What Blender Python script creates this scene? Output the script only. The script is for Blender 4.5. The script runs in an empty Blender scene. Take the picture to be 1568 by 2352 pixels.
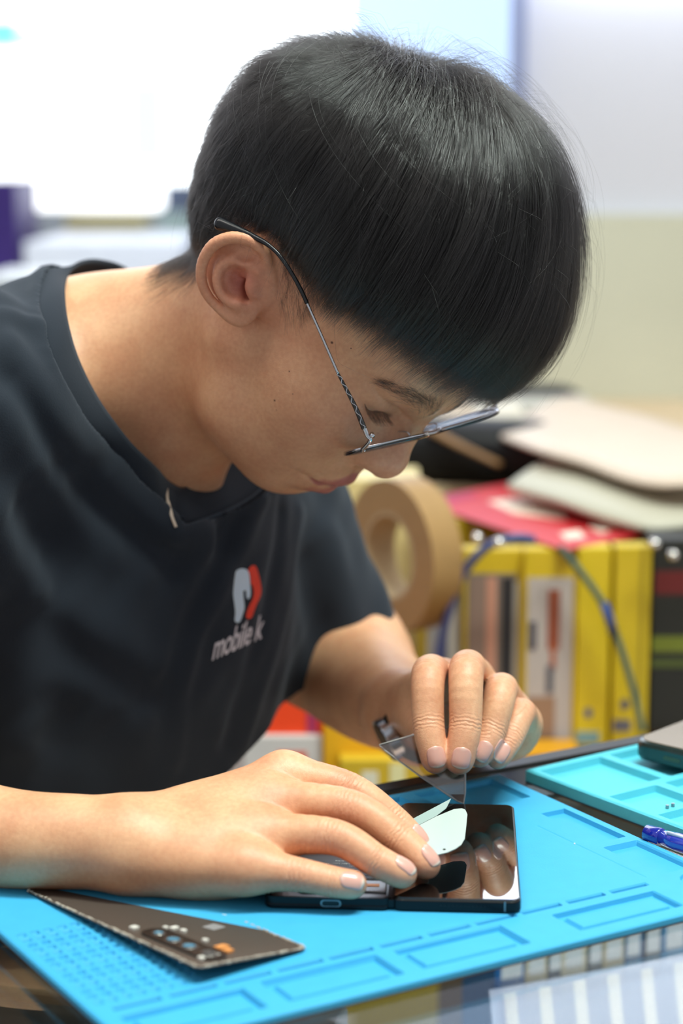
import bpy, bmesh, math, random
import numpy as np
from mathutils import Vector, Matrix

# ------------------------------------------------------------------ basics
# metres; the top of the blue repair mat is z = 0, the floor is z = -0.78
SC = bpy.context.scene
COL = SC.collection
ZC, PIT, FPX = 0.37, math.radians(10.0), 4573.0      # camera height, downward pitch, focal length in px of the 1568x2352 frame
rng = np.random.default_rng(7)
random.seed(7)

def ray(px, py):
    a = (px - 784.0) / FPX; b = -(py - 1176.0) / FPX
    return np.array([a, math.cos(PIT) + b * math.sin(PIT), -math.sin(PIT) + b * math.cos(PIT)])

def P(px, py, Y):
    """the place seen at px,py that lies Y metres in front of the camera's foot"""
    d = ray(px, py); return d * (Y / d[1]) + np.array([0, 0, ZC])

def G(px, py, z=0.0):
    """the place seen at px,py that lies at height z"""
    d = ray(px, py); return d * ((z - ZC) / d[2]) + np.array([0, 0, ZC])

def lin(c):
    """sRGB 0..255 to linear"""
    o = []
    for v in c[:3]:
        v /= 255.0
        o.append(v / 12.92 if v <= 0.04045 else ((v + 0.055) / 1.055) ** 2.4)
    return (*o, 1.0)

# ------------------------------------------------------------------ materials
def new_mat(name):
    m = bpy.data.materials.new(name); m.use_nodes = True
    nt = m.node_tree; b = nt.nodes['Principled BSDF']
    return m, nt, b

def pbr(name, rgb, rough=0.5, metal=0.0, spec=0.5, noise=0.0, nscale=60.0, bump=0.0, bscale=300.0, coat=0.0, trans=0.0, ior=1.45, emit=None, estr=0.0, alpha=1.0, sss=0.0):
    m, nt, b = new_mat(name); L = nt.links
    b.inputs['Base Color'].default_value = lin(rgb)
    b.inputs['Roughness'].default_value = rough
    b.inputs['Metallic'].default_value = metal
    b.inputs['Specular IOR Level'].default_value = spec
    b.inputs['Coat Weight'].default_value = coat
    b.inputs['Coat Roughness'].default_value = 0.06
    b.inputs['Transmission Weight'].default_value = trans
    b.inputs['IOR'].default_value = ior
    b.inputs['Alpha'].default_value = alpha
    if sss:
        b.inputs['Subsurface Weight'].default_value = sss
        b.inputs['Subsurface Scale'].default_value = 0.004
    if emit:
        b.inputs['Emission Color'].default_value = lin(emit); b.inputs['Emission Strength'].default_value = estr
    tc = None
    if noise or bump:
        tc = nt.nodes.new('ShaderNodeTexCoord')
    if noise:
        n = nt.nodes.new('ShaderNodeTexNoise'); n.inputs['Scale'].default_value = nscale; n.inputs['Detail'].default_value = 5
        L.new(tc.outputs['Object'], n.inputs['Vector'])
        mx = nt.nodes.new('ShaderNodeMix'); mx.data_type = 'RGBA'
        c = lin(rgb)
        mx.inputs[6].default_value = (*[v * (1 - noise) for v in c[:3]], 1); mx.inputs[7].default_value = (*[min(1, v * (1 + noise)) for v in c[:3]], 1)
        L.new(n.outputs['Fac'], mx.inputs[0]); L.new(mx.outputs[2], b.inputs['Base Color'])
    if bump:
        n = nt.nodes.new('ShaderNodeTexNoise'); n.inputs['Scale'].default_value = bscale; n.inputs['Detail'].default_value = 3
        L.new(tc.outputs['Object'], n.inputs['Vector'])
        bp = nt.nodes.new('ShaderNodeBump'); bp.inputs['Strength'].default_value = bump; bp.inputs['Distance'].default_value = 0.0006
        L.new(n.outputs['Fac'], bp.inputs['Height']); L.new(bp.outputs['Normal'], b.inputs['Normal'])
    return m

# ------------------------------------------------------------------ object helpers
def link(o, mat=None, parent=None):
    COL.objects.link(o)
    if mat is not None:
        if isinstance(mat, (list, tuple)):
            for k in mat: o.data.materials.append(k)
        else: o.data.materials.append(mat)
    if parent is not None: o.parent = parent
    return o

def tag(o, label=None, cat=None, group=None, kind=None):
    if label: o['label'] = label
    if cat: o['category'] = cat
    if group: o['group'] = group
    if kind: o['kind'] = kind
    return o

def empty(name, label=None, cat=None, group=None, loc=(0, 0, 0)):
    o = bpy.data.objects.new(name, None); COL.objects.link(o); o.empty_display_size = 0.02
    o.location = loc
    return tag(o, label, cat, group)

def mesh(name, V, F, mat=None, parent=None, smooth=False, loc=None):
    me = bpy.data.meshes.new(name)
    me.from_pydata([tuple(map(float, v)) for v in V], [], [tuple(map(int, f)) for f in F]); me.update()
    if smooth: me.polygons.foreach_set('use_smooth', [True] * len(me.polygons))
    o = bpy.data.objects.new(name, me); link(o, mat, parent)
    if parent is not None:
        pl = Vector(parent.matrix_world.translation) if parent.parent is None and False else None
    return o

def mesh_np(name, V, Q, mat=None, parent=None, smooth=True):
    me = bpy.data.meshes.new(name)
    V = np.ascontiguousarray(V, dtype=np.float32); Q = np.ascontiguousarray(Q, dtype=np.int32)
    me.vertices.add(len(V)); me.vertices.foreach_set('co', V.ravel())
    n = Q.shape[1]
    me.loops.add(Q.size); me.loops.foreach_set('vertex_index', Q.ravel())
    me.polygons.add(len(Q)); me.polygons.foreach_set('loop_start', np.arange(0, Q.size, n, dtype=np.int32))
    me.polygons.foreach_set('use_smooth', np.full(len(Q), smooth))
    me.update(calc_edges=True); me.validate()
    return link(bpy.data.objects.new(name, me), mat, parent)

def bm_obj(name, bm, mat=None, parent=None, smooth=False):
    me = bpy.data.meshes.new(name); bmesh.ops.recalc_face_normals(bm, faces=bm.faces[:]); bm.to_mesh(me); bm.free()
    if smooth: me.polygons.foreach_set('use_smooth', [True] * len(me.polygons))
    return link(bpy.data.objects.new(name, me), mat, parent)

def prism(name, poly, z0, z1, mat, parent=None, bevel=0.0, seg=2, M=None, smooth=False):
    """a flat outline (list of x,y) made solid between z0 and z1; M maps it into the scene"""
    bm = bmesh.new()
    vs = [bm.verts.new((p[0], p[1], z0)) for p in poly]; f = bm.faces.new(vs)
    r = bmesh.ops.extrude_face_region(bm, geom=[f])
    bmesh.ops.translate(bm, vec=(0, 0, z1 - z0), verts=[e for e in r['geom'] if isinstance(e, bmesh.types.BMVert)])
    if bevel:
        bmesh.ops.bevel(bm, geom=bm.edges[:], offset=bevel, segments=seg, profile=0.5, affect='EDGES')
    if M is not None: bmesh.ops.transform(bm, matrix=M, verts=bm.verts[:])
    return bm_obj(name, bm, mat, parent, smooth)

def box(name, lo, hi, mat, parent=None, bevel=0.0, M=None, seg=2):
    return prism(name, [(lo[0], lo[1]), (hi[0], lo[1]), (hi[0], hi[1]), (lo[0], hi[1])], lo[2], hi[2], mat, parent, bevel, seg, M)

def rrect(w, h, r, n=6, cx=0.0, cy=0.0):
    pts = []
    for k, (sx, sy) in enumerate(((1, 1), (-1, 1), (-1, -1), (1, -1))):
        for i in range(n + 1):
            a = math.pi / 2 * (k + i / n)
            pts.append((cx + sx * (w / 2 - r) + r * math.cos(a), cy + sy * (h / 2 - r) + r * math.sin(a)))
    return pts

def frame_M(o, x, y):
    """matrix with origin o, x axis along x, y axis near y"""
    x = Vector(x).normalized(); y = Vector(y); z = x.cross(y).normalized(); y = z.cross(x)
    return Matrix(((x.x, y.x, z.x, o[0]), (x.y, y.y, z.y, o[1]), (x.z, y.z, z.z, o[2]), (0, 0, 0, 1)))

def spline(pts, n, closed=False):
    """Catmull-Rom through pts"""
    p = np.array(pts, float); N = len(p); out = []
    segs = N if closed else N - 1
    for i in range(segs):
        if closed: a, b, c, d = p[(i - 1) % N], p[i], p[(i + 1) % N], p[(i + 2) % N]
        else: a, b, c, d = p[max(i - 1, 0)], p[i], p[i + 1], p[min(i + 2, N - 1)]
        for k in range(n):
            t = k / n
            out.append(0.5 * (2 * b + (c - a) * t + (2 * a - 5 * b + 4 * c - d) * t * t + (3 * b - a - 3 * c + d) * t ** 3))
    if not closed: out.append(p[-1])
    return np.array(out)

def tube(name, pts, r, mat, parent=None, seg=10, closed=False, flat=None):
    """round (or flattened) tube along points; r a number or one per point; flat = (normal, ratio)"""
    p = np.array(pts, float); n = len(p)
    rr = np.full(n, r) if np.isscalar(r) else np.array(r, float)
    V = []; F = []
    if closed: T = np.roll(p, -1, 0) - np.roll(p, 1, 0)
    else: T = np.gradient(p, axis=0)
    T /= np.linalg.norm(T, axis=1)[:, None] + 1e-12
    up = np.array([0.13, 0.21, 0.97]) if flat is None else np.array(flat[0], float)
    prev = None
    for i in range(n):
        u = up if (flat is not None or prev is None) else prev
        a = np.cross(T[i], u); a /= np.linalg.norm(a) + 1e-12
        b = np.cross(a, T[i]); prev = b
        fb = 1.0 if flat is None else flat[1]
        for k in range(seg):
            w = 2 * math.pi * k / seg
            V.append(p[i] + rr[i] * (math.cos(w) * a + fb * math.sin(w) * b))
    m = n if closed else n - 1
    for i in range(m):
        for k in range(seg):
            i2 = (i + 1) % n
            F.append((i * seg + k, i * seg + (k + 1) % seg, i2 * seg + (k + 1) % seg, i2 * seg + k))
    if not closed:
        F.append(tuple(range(seg))[::-1]); F.append(tuple((n - 1) * seg + k for k in range(seg)))
    return mesh(name, V, F, mat, parent, smooth=True)

# ------------------------------------------------------------------ signed distance modelling (numpy, sparse blocks, surface nets)
def smin(a, b, k):
    if k <= 0: return np.minimum(a, b)
    h = np.maximum(k - np.abs(a - b), 0) / k
    return np.minimum(a, b) - h * h * k * 0.25

def smax(a, b, k): return -smin(-a, -b, k)

class Nd:
    def __init__(s, f, c, r): s.f, s.c, s.r = f, np.array(c, float), float(r)

def cone(a, b, ra, rb):
    a = np.array(a, float); b = np.array(b, float); ab = b - a; l2 = max(ab @ ab, 1e-12)
    def f(p, bc, br):
        t = np.clip(((p - a) @ ab) / l2, 0, 1)
        q = p - a - t[:, None] * ab
        return np.sqrt(np.einsum('ij,ij->i', q, q)) - (ra + (rb - ra) * t)
    return Nd(f, (a + b) / 2, np.linalg.norm(ab) / 2 + max(ra, rb))

def ell(c, rad, A=None):
    """ellipsoid; A rows are its axes"""
    c = np.array(c, float); rad = np.array(rad, float); A = np.eye(3) if A is None else np.array(A, float)
    def f(p, bc, br):
        q = (p - c) @ A.T
        k0 = np.linalg.norm(q / rad, axis=1) + 1e-9; k1 = np.linalg.norm(q / rad ** 2, axis=1) + 1e-9
        return k0 * (k0 - 1) / k1
    return Nd(f, c, max(rad))

FAR = 0.10
def U(k, *ch):
    ch = [c for c in ch]
    C = np.mean([c.c for c in ch], axis=0); R = max(np.linalg.norm(c.c - C) + c.r for c in ch)
    ks = k if isinstance(k, (list, tuple)) else [k] * len(ch)
    def f(p, bc, br):
        d = None
        for c, kk in zip(ch, ks):
            if np.linalg.norm(bc - c.c) - c.r - br > FAR: continue
            e = c.f(p, bc, br)
            d = e if d is None else smin(d, e, kk)
        return np.full(len(p), FAR) if d is None else d
    return Nd(f, C, R)

def Sub(k, a, *bs):
    def f(p, bc, br):
        d = a.f(p, bc, br)
        for b in bs:
            if np.linalg.norm(bc - b.c) - b.r - br > FAR: continue
            d = smax(d, -b.f(p, bc, br), k)
        return d
    return Nd(f, a.c, a.r)

def chain(k, pts, rs):
    return U(k, *[cone(pts[i], pts[i + 1], rs[i], rs[i + 1]) for i in range(len(pts) - 1)])

def Xf(M, o, node, sym=False):
    """node lives in local coords; M columns = axes, o = origin; sym mirrors across local y"""
    M = np.array(M, float); o = np.array(o, float)
    def f(p, bc, br):
        q = (p - o) @ M; qc = (bc - o) @ M
        if sym:
            q = q.copy(); q[:, 1] = np.abs(q[:, 1]); qc = qc.copy(); qc[1] = abs(qc[1]) if abs(qc[1]) > br else 0.0
            return node.f(q, qc, br + (0.0 if qc[1] else br))
        return node.f(q, qc, br)
    c = node.c.copy()
    r = node.r
    if sym: r = r + abs(c[1]); c[1] = 0
    return Nd(f, o + M @ c, r)

def Bump(a, bumps):
    """gaussian bumps: (centre, axes rows, sigmas, amount); positive swells"""
    bs = [(np.array(c, float), np.array(A, float), np.array(s, float), h) for c, A, s, h in bumps]
    def f(p, bc, br):
        d = a.f(p, bc, br)
        for c, A, s, h in bs:
            if np.linalg.norm(bc - c) > br + 3 * s.max(): continue
            q = ((p - c) @ A.T) / s
            d = d - h * np.exp(-0.5 * np.einsum('ij,ij->i', q, q))
        return d
    return Nd(f, a.c, a.r)

def surface(node, vox, lo=None, hi=None, B=16, slack=1.0):
    lo = node.c - node.r if lo is None else np.array(lo, float); hi = node.c + node.r if hi is None else np.array(hi, float)
    nb = np.ceil((hi - lo) / (vox * B)).astype(int) + 1
    half = vox * B / 2; br = half * math.sqrt(3)
    # coarse to fine search of blocks near the surface
    act = []
    sup = 4
    for I in range(0, nb[0], sup):
        for J in range(0, nb[1], sup):
            for K in range(0, nb[2], sup):
                c = lo + (np.array([I, J, K]) + sup / 2) * vox * B
                rs = br * sup
                ii = np.array([(i, j, k) for i in range(I, min(I + sup, nb[0])) for j in range(J, min(J + sup, nb[1])) for k in range(K, min(K + sup, nb[2]))])
                cc = lo + (ii + 0.5) * vox * B
                d = node.f(cc, c, rs)
                act.extend(ii[np.abs(d) < min(br * 1.25 * slack + 0.002, FAR - 1e-4) if br < FAR else np.abs(d) < br * 1.3])
    g = np.arange(B + 1)
    X, Y, Z = np.meshgrid(g, g, g, indexing='ij'); offs = np.stack([X.ravel(), Y.ravel(), Z.ravel()], 1)
    big = np.array([1 << 40, 1 << 20, 1], dtype=np.int64)
    cid, cpos, edges = [], [], []
    corner = [(i, j, k) for i in (0, 1) for j in (0, 1) for k in (0, 1)]
    for ib in act:
        base = ib * B; c = lo + (ib + 0.5) * vox * B
        p = lo + (base + offs) * vox
        d = node.f(p, c, br).reshape(B + 1, B + 1, B + 1)
        if d.min() > 0 or d.max() < 0: continue
        s = d < 0
        for ax in range(3):
            if ax == 0: a0, a1, d0, d1 = s[:-1, :-1, :-1], s[1:, :-1, :-1], d[:-1, :-1, :-1], d[1:, :-1, :-1]
            elif ax == 1: a0, a1, d0, d1 = s[:-1, :-1, :-1], s[:-1, 1:, :-1], d[:-1, :-1, :-1], d[:-1, 1:, :-1]
            else: a0, a1, d0, d1 = s[:-1, :-1, :-1], s[:-1, :-1, 1:], d[:-1, :-1, :-1], d[:-1, :-1, 1:]
            w = np.argwhere(a0 != a1)
            if len(w): edges.append(np.c_[w + base, np.full(len(w), ax), a0[w[:, 0], w[:, 1], w[:, 2]]])
        cs = np.stack([s[i:B + i, j:B + j, k:B + k] for i, j, k in corner]); cnt = cs.sum(0)
        w = np.argwhere((cnt > 0) & (cnt < 8))
        if not len(w): continue
        dv = np.stack([d[w[:, 0] + i, w[:, 1] + j, w[:, 2] + k] for i, j, k in corner], 1)
        acc = np.zeros((len(w), 3)); n = np.zeros(len(w))
        for a in range(8):
            for b in range(a + 1, 8):
                ca, cb = np.array(corner[a]), np.array(corner[b])
                if np.abs(ca - cb).sum() != 1: continue
                m = (dv[:, a] < 0) != (dv[:, b] < 0)
                t = np.where(m, dv[:, a] / (dv[:, a] - dv[:, b] + 1e-20), 0)
                acc += np.where(m[:, None], ca + t[:, None] * (cb - ca), 0); n += m
        cid.append((w + base) @ big); cpos.append(lo + (w + base + acc / n[:, None]) * vox)
    cid = np.concatenate(cid); V = np.concatenate(cpos); order = np.argsort(cid); cid = cid[order]; V = V[order]
    E = np.concatenate(edges); quads = []
    for ax in range(3):
        e = E[E[:, 3] == ax]; b, c = [(1, 2), (2, 0), (0, 1)][ax]
        q = []
        for sb, sc in ((0, 0), (-1, 0), (-1, -1), (0, -1)):
            t = e[:, :3].copy(); t[:, b] += sb; t[:, c] += sc
            k = t.astype(np.int64) @ big; i = np.searchsorted(cid, k); i = np.clip(i, 0, len(cid) - 1)
            q.append(np.where(cid[i] == k, i, -1))
        q = np.stack(q, 1); flip = e[:, 4] == 0; q[flip] = q[flip][:, ::-1]
        quads.append(q[(q >= 0).all(1)])
    return V, np.concatenate(quads)

def feval(node, V, vox, cell=0.02):
    """evaluate in spatial chunks"""
    out = np.empty(len(V)); key = np.floor(V / cell).astype(np.int64)
    k = key @ np.array([1 << 40, 1 << 20, 1]); order = np.argsort(k, kind='stable'); ks = k[order]
    st = np.r_[0, np.flatnonzero(np.diff(ks)) + 1, len(ks)]
    for a, b in zip(st[:-1], st[1:]):
        i = order[a:b]; c = (key[i[0]] + 0.5) * cell
        out[i] = node.f(V[i], c, cell * 0.87)
    return out

def fgrad(node, V, e=0.0004):
    g = np.stack([feval(node, V + np.eye(3)[i] * e, 0) - feval(node, V - np.eye(3)[i] * e, 0) for i in range(3)], 1)
    return g / (np.linalg.norm(g, axis=1)[:, None] + 1e-12)

def snap(node, V, vox, it=1):
    for _ in range(it):
        d = feval(node, V, vox); g = fgrad(node, V)
        V = V - g * np.clip(d, -vox, vox)[:, None]
    return V

def set_color(o, name, C):
    a = o.data.color_attributes.new(name, 'FLOAT_COLOR', 'POINT')
    a.data.foreach_set('color', np.ascontiguousarray(np.c_[C, np.ones(len(C))], dtype=np.float32).ravel())
# ------------------------------------------------------------------ the person's head frame
HF = np.array([0.487, -0.335, -0.807]); HF /= np.linalg.norm(HF)      # where the face points
HL = np.array([0.520, 0.853, -0.040]); HL -= HF * (HL @ HF); HL /= np.linalg.norm(HL)   # towards the left ear
HU = np.cross(HF, HL)                                                 # towards the crown
HM = np.stack([HF, HL, HU], 1); HO = np.array([-0.011, 1.206, 0.2915])
def H(f, l, u): return HO + HM @ np.array([f, l, u])

LIPS = []
def head_node():
    e = ell
    cran = U(.03, e((-.008, 0, .041), (.098, .076, .088)), e((-.035, 0, .032), (.074, .073, .073)), e((.03, 0, .045), (.066, .067, .072)))
    face = U(.028,
        e((.036, 0, -.012), (.056, .061, .068)),
        e((.054, .028, -.030), (.034, .030, .040)),
        cone((.006, .050, -.040), (.036, .040, -.066), .017, .016),
        cone((.036, .040, -.066), (.062, .012, -.078), .016, .015),
        e((.042, 0, -.058), (.045, .046, .034)),
        e((.0690, 0, -.078), (.0140, .019, .0125)))
    cheek = e((.057, .040, -.012), (.024, .023, .026))
    muzz = e((.073, 0, -.047), (.025, .030, .027))
    base = U([.02, .03, .024, .018], cran, face, cheek, muzz)
    base = Sub(.018, base, e((.1045, .030, .010), (.019, .0165, .012)))
    lid = e((.0735, .0325, .0120), (.0145, .0175, .0135))
    base = U(.008, base, lid)
    brow = cone((.0865, .012, .0280), (.079, .036, .030), .0090, .0075)
    base = U(.018, base, brow)
    nose = U(.011,
        cone((.0885, 0, .020), (.0955, 0, .002), .0075, .0085),
        cone((.0955, 0, .002), (.1065, 0, -.0165), .0085, .0112),
        e((.0975, .0130, -.0215), (.0115, .0080, .0085)),
        e((.103, 0, -.0245), (.009, .007, .006)))
    base = U(.009, base, nose)
    base = Sub(.003, base, e((.1030, .0075, -.0310), (.006, .0034, .005)))
    up = U(.004, cone((.0985, .0035, -.0510), (.0925, .016, -.0550), .0060, .0052), cone((.0925, .016, -.0550), (.0830, .0265, -.0590), .0052, .0026))
    lo = U(.004, cone((.0935, 0, -.0645), (.0890, .0135, -.0638), .0080, .0070), cone((.0890, .0135, -.0638), (.0830, .0260, -.0600), .0070, .0028))
    lips = U(.0012, up, lo); LIPS.append(lips)
    base = U(.005, base, lips)
    I = np.eye(3); SL = np.array([[1, 0, 0], [0, .958, .287], [0, -.287, .958]])
    bumps = [((.088, .0335, .0078), SL, (.012, .013, .0014), -.0016),         # where the lid closes
             ((.089, .034, .0195), SL, (.012, .015, .0014), -.0020),          # lid crease
             ((.098, 0, -.0578), I, (.012, .024, .0010), -.0026),            # mouth line
             ((.104, 0, -.039), I, (.008, .003, .006), -.0012),              # philtrum
             ((.0905, .0205, -.0235), I, (.012, .0022, .008), -.0020),       # behind the nostril wing
             ((.091, .026, -.036), I, (.012, .004, .010), -.0012),           # nasolabial
             ((.087, 0, -.0745), I, (.010, .014, .0030), -.0022),             # under the lip
             ((.083, .0305, -.0600), I, (.010, .004, .006), -.0016)]
    return Bump(base, bumps)

def ear_node():
    """the right ear: local x towards the face, y to its top, z out of it"""
    t = .36
    Z = -HL * math.cos(t) + HF * math.sin(t); Z /= np.linalg.norm(Z)
    Y = np.array([-.10, 0, 1.0]); Y -= Z * (Y @ Z); Y /= np.linalg.norm(Y)
    X = np.cross(Y, Z); M = np.stack([X, Y, Z], 1)
    o = P(545, 640, 1.132)
    outl = [(.0185, .006, -.001), (.0200, .014, .001), (.0145, .0215, .003), (.0040, .0250, .004), (-.0080, .0220, .0045), (-.0165, .0130, .005), (-.0198, .0020, .005), (-.0178, -.0080, .0045), (-.0128, -.0165, .003), (-.0080, -.0225, .002), (-.0030, -.0250, .001)]
    hx = spline(outl, 4)
    rr = np.interp(np.linspace(0, 1, len(hx)), [0, .12, .4, .75, 1], [.0024, .0034, .0034, .0026, .0030])
    helix = U(.0006, *[cone(hx[i], hx[i + 1], rr[i], rr[i + 1]) for i in range(len(hx) - 1)])
    disc = ell((.001, .002, -.0022), (.0205, .0235, .0040))
    lobe = ell((-.0020, -.0200, -.0005), (.0082, .0082, .0040))
    ap = spline([(.010, .0085, .0005), (.001, .0120, .002), (-.0075, .0085, .0035), (-.0105, .0010, .0045), (-.0095, -.0070, .0045), (-.0050, -.0125, .004), (-.0010, -.0135, .0035)], 3)
    anti = U(.0005, *[cone(ap[i], ap[i + 1], .0027, .0027) for i in range(len(ap) - 1)])
    trag = ell((.0085, -.0055, .0015), (.0040, .0062, .0040))
    root = ell((.0125, -.002, -.012), (.015, .025, .0125))
    crus = cone((.014, .0035, .001), (.003, .0015, -.0015), .0024, .0012)
    body = U([.004, .006, .006, .005, .0025], disc, root, lobe, anti, helix)
    bowl = ell((.0015, -.0015, .0065), (.0080, .0095, .0100))
    canal = ell((.0038, -.0070, .000), (.0034, .0062, .010))
    tri = ell((.0105, .0130, .0050), (.0070, .0034, .0050))
    body = Sub(.0022, body, bowl, canal, tri)
    body = U([.001, .004, .0030], body, trag, crus)
    return Xf(M, o, body), M, o

def mirror(n):
    """the same thing on the head's other side"""
    def f(p, bc, br): return n.f(p - 2 * ((p - HO) @ HL)[:, None] * HL, bc - 2 * ((bc - HO) @ HL) * HL, br)
    return Nd(f, n.c - 2 * ((n.c - HO) @ HL) * HL, n.r)

def limb(k, pts, n=7):
    q = spline(pts, n)
    q[:, 3] = np.clip(q[:, 3], min(p[3] for p in pts), max(p[3] for p in pts))
    return chain(.0012, [v[:3] for v in q], [v[3] for v in q])
def pr(px, py, Y, r): return (*P(px, py, Y), r)

def finger(pts):
    """pts: MCP, PIP, DIP, tip as (px,py,Y,r)"""
    q = [pr(*p) for p in pts]
    return q, limb(.004, q)

NEAR = {
 'index':  [(650, 1783, 1.020, .0118), (800, 1814, 1.012, .0092), (902, 1885, 1.006, .0080), (955, 1936, 1.000, .0070)],
 'middle': [(606, 1843, 1.000, .0120), (800, 1855, .988, .0095), (912, 1925, .978, .0084), (978, 1986, .970, .0074)],
 'ring':   [(592, 1918, .978, .0115), (765, 1922, .966, .0090), (865, 1978, .956, .0079), (925, 2008, .953, .0070)],
 'little': [(560, 1992, .956, .0115), (690, 2010, .951, .0082), (768, 2026, .948, .0073), (812, 2032, .947, .0066)],
 'thumb':  [(470, 1890, 1.010, .0160), (600, 1868, 1.045, .0125), (700, 1868, 1.058, .0105), (772, 1880, 1.056, .0090)]}
FARH = {
 'index':  [(1010, 1560, 1.170, .0110), (984, 1548, 1.120, .0098), (984, 1665, 1.100, .0088), (1000, 1745, 1.092, .0080)],
 'middle': [(1085, 1555, 1.172, .0110), (1071, 1538, 1.118, .0100), (1068, 1668, 1.097, .0090), (1055, 1746, 1.090, .0082)],
 'ring':   [(1150, 1600, 1.176, .0105), (1150, 1587, 1.128, .0094), (1128, 1680, 1.110, .0083), (1100, 1733, 1.102, .0074)],
 'little': [(1200, 1660, 1.176, .0098), (1196, 1638, 1.136, .0084), (1172, 1695, 1.118, .0074), (1143, 1740, 1.108, .0067)],
 'thumb':  [(960, 1650, 1.200, .0140), (985, 1690, 1.150, .0105), (1010, 1725, 1.130, .0095), (1030, 1755, 1.118, .0085)]}

NAILS = []; WID = {}
def nail(q, dorsal, wid=1.0):
    """a nail plate on the last joint"""
    a = np.array(q[2][:3]); t = np.array(q[3][:3]); r = q[3][3]; d = t - a; d /= np.linalg.norm(d)
    n = np.array(dorsal, float); n -= d * (n @ d); n /= np.linalg.norm(n); w = np.cross(d, n)
    c = t - d * .0012 + n * (r - .0034)
    e = ell(c, (.0070, r * .66 * wid, .0036), np.stack([d, w, n])); NAILS.append((e, c, d, n, w)); WID[id(e)] = r * .68
    return e

def hand_node(spec, wrist, wr, ks=.012):
    fs = {k: finger(v) for k, v in spec.items()}
    w = np.array(wrist)
    mets = []
    names = ['index', 'middle', 'ring', 'little']
    offs = wr['spread']
    for i, nme in enumerate(names):
        m = np.array(fs[nme][0][0][:3]); r = fs[nme][0][0][3]
        mets.append(cone(w + offs[i], m, wr['r'], r))
    palm = U(.013, *mets, *wr['extra'])
    th = limb(.008, [(*(w + offs[0]), .0125)] + [fs['thumb'][0][i] for i in range(4)])
    # adjoining fingers keep a crease between them
    fing = U(.0012, *[fs[n][1] for n in names])
    fing = U(.0004, fing, *[nail(fs[n][0], wr['dorsal'].get(n, wr['dorsal']['all'])) for n in names])
    return U([.018, ks, .010], palm, fing, th), fs

SHR = P(-110, 930, 1.16); SHL = P(590, 1120, 1.43)                 # shoulder joints
NB = P(262, 880, 1.285)                                           # base of the neck

def nk_node():
    return U(.03, cone(H(-.020, 0, -.045), NB + np.array([-.012, .0, .004]), .045, .052), cone(H(.002, 0, -.050), NB + np.array([.018, .0, -.030]), .043, .050))

def body_node():
    hd = Xf(HM, HO, head_node(), sym=True)
    earR, eM, eo = ear_node(); earL = mirror(earR)
    # near (right) hand
    wr = np.array(P(300, 1938, .982))
    nh, nf = hand_node(NEAR, wr, {'dorsal': {'all': (.45, -.35, .8), 'little': (.15, -.75, .6)}, 'spread': [np.array((0, .014, .000)), np.array((0, .006, .003)), np.array((0, -.004, .001)), np.array((0, -.010, -.004))], 'r': .0150,
        'extra': [ell(P(480, 1978, .975), (.040, .020, .020)), ell(P(515, 1905, .995), (.034, .03, .0165))]}, .010)
    fore = limb(.03, [pr(-620, 1840, 1.10, .043), pr(-300, 1880, 1.04, .036), pr(0, 1924, .995, .0262), pr(180, 1933, .985, .0240), pr(300, 1938, .982, .0238)])
    upr = limb(.03, [(*SHR, .055), pr(-640, 1830, 1.12, .045)])
    # far (left) hand
    wl = np.array(P(945, 1660, 1.255))
    fh, ff = hand_node(FARH, wl, {'dorsal': {'all': (.02, -1, .12), 'index': (.1, -1, .1), 'little': (-.2, -1, .1)}, 'spread': [np.array((-.008, 0, .012)), np.array((0, 0, .008)), np.array((.006, 0, .0)), np.array((.010, 0, -.008))], 'r': .017,
        'extra': [ell(P(1100, 1640, 1.20), (.034, .035, .022)), ell(P(1150, 1690, 1.185), (.020, .03, .014))]}, .008)
    foreL = limb(.03, [pr(790, 1540, 1.43, .046), pr(850, 1585, 1.36, .040), pr(905, 1625, 1.29, .029), pr(945, 1650, 1.255, .025)])
    uprL = limb(.03, [(*SHL, .052), pr(790, 1520, 1.44, .045)])
    # neck and trunk
    skb = H(-.035, 0, -.02)
    nk = nk_node()
    scm = cone(H(-.006, -.056, -.014), NB + np.array([.055, -.012, -.060]), .012, .010)
    trap = U(.05, cone(NB + np.array([-.030, 0, .0]), SHR + np.array([.0, 0, .0]), .044, .045), cone(NB + np.array([-.03, 0, 0]), SHL, .05, .045))
    chest = U(.06, ell(P(160, 1200, 1.31), (.07, .08, .10)), ell(P(120, 1500, 1.33), (.06, .07, .10)))
    trunk = U([.05, .05, .03, .03, .02, .05], trap, chest, upr, uprL, cone(NB, P(200, 1100, 1.3), .06, .08))
    n = U([.0, .022, .012], hd, nk, scm)
    n = U([.0, .005, .005], n, earR, earL)
    n = U([.03, .04, .03], n, trunk, U(.03, fore, foreL))
    n = U([.03, .012, .02], n, nh, fh)
    return n, nf, ff, (eM, eo)
# ------------------------------------------------------------------ t-shirt
def march(node, px, py, y0=0.8, y1=1.8):
    """first point of a solid along the line of sight"""
    px = np.atleast_1d(px).astype(float); py = np.atleast_1d(py).astype(float)
    out = []
    for a, b in zip(px, py):
        d = ray(a, b); d = d / np.linalg.norm(d); t = y0 / d[1]; o = np.array([0, 0, ZC]); hit = None
        for _ in range(220):
            p = o + d * t; v = float(node.f(p[None], p, .0)[0])
            if v < .0003: hit = p; break
            t += max(min(v, .02) * .8, .0006)
            if t * d[1] > y1: break
        out.append(hit if hit is not None else o + d * t)
    return np.array(out)

def polydist(p, L):
    d = np.full(len(p), 1e9)
    for a, b in zip(L[:-1], L[1:]):
        ab = b - a; t = np.clip(((p - a) @ ab) / (ab @ ab + 1e-12), 0, 1); q = p - a - t[:, None] * ab
        d = np.minimum(d, np.einsum('ij,ij->i', q, q))
    return np.sqrt(d)

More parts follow.
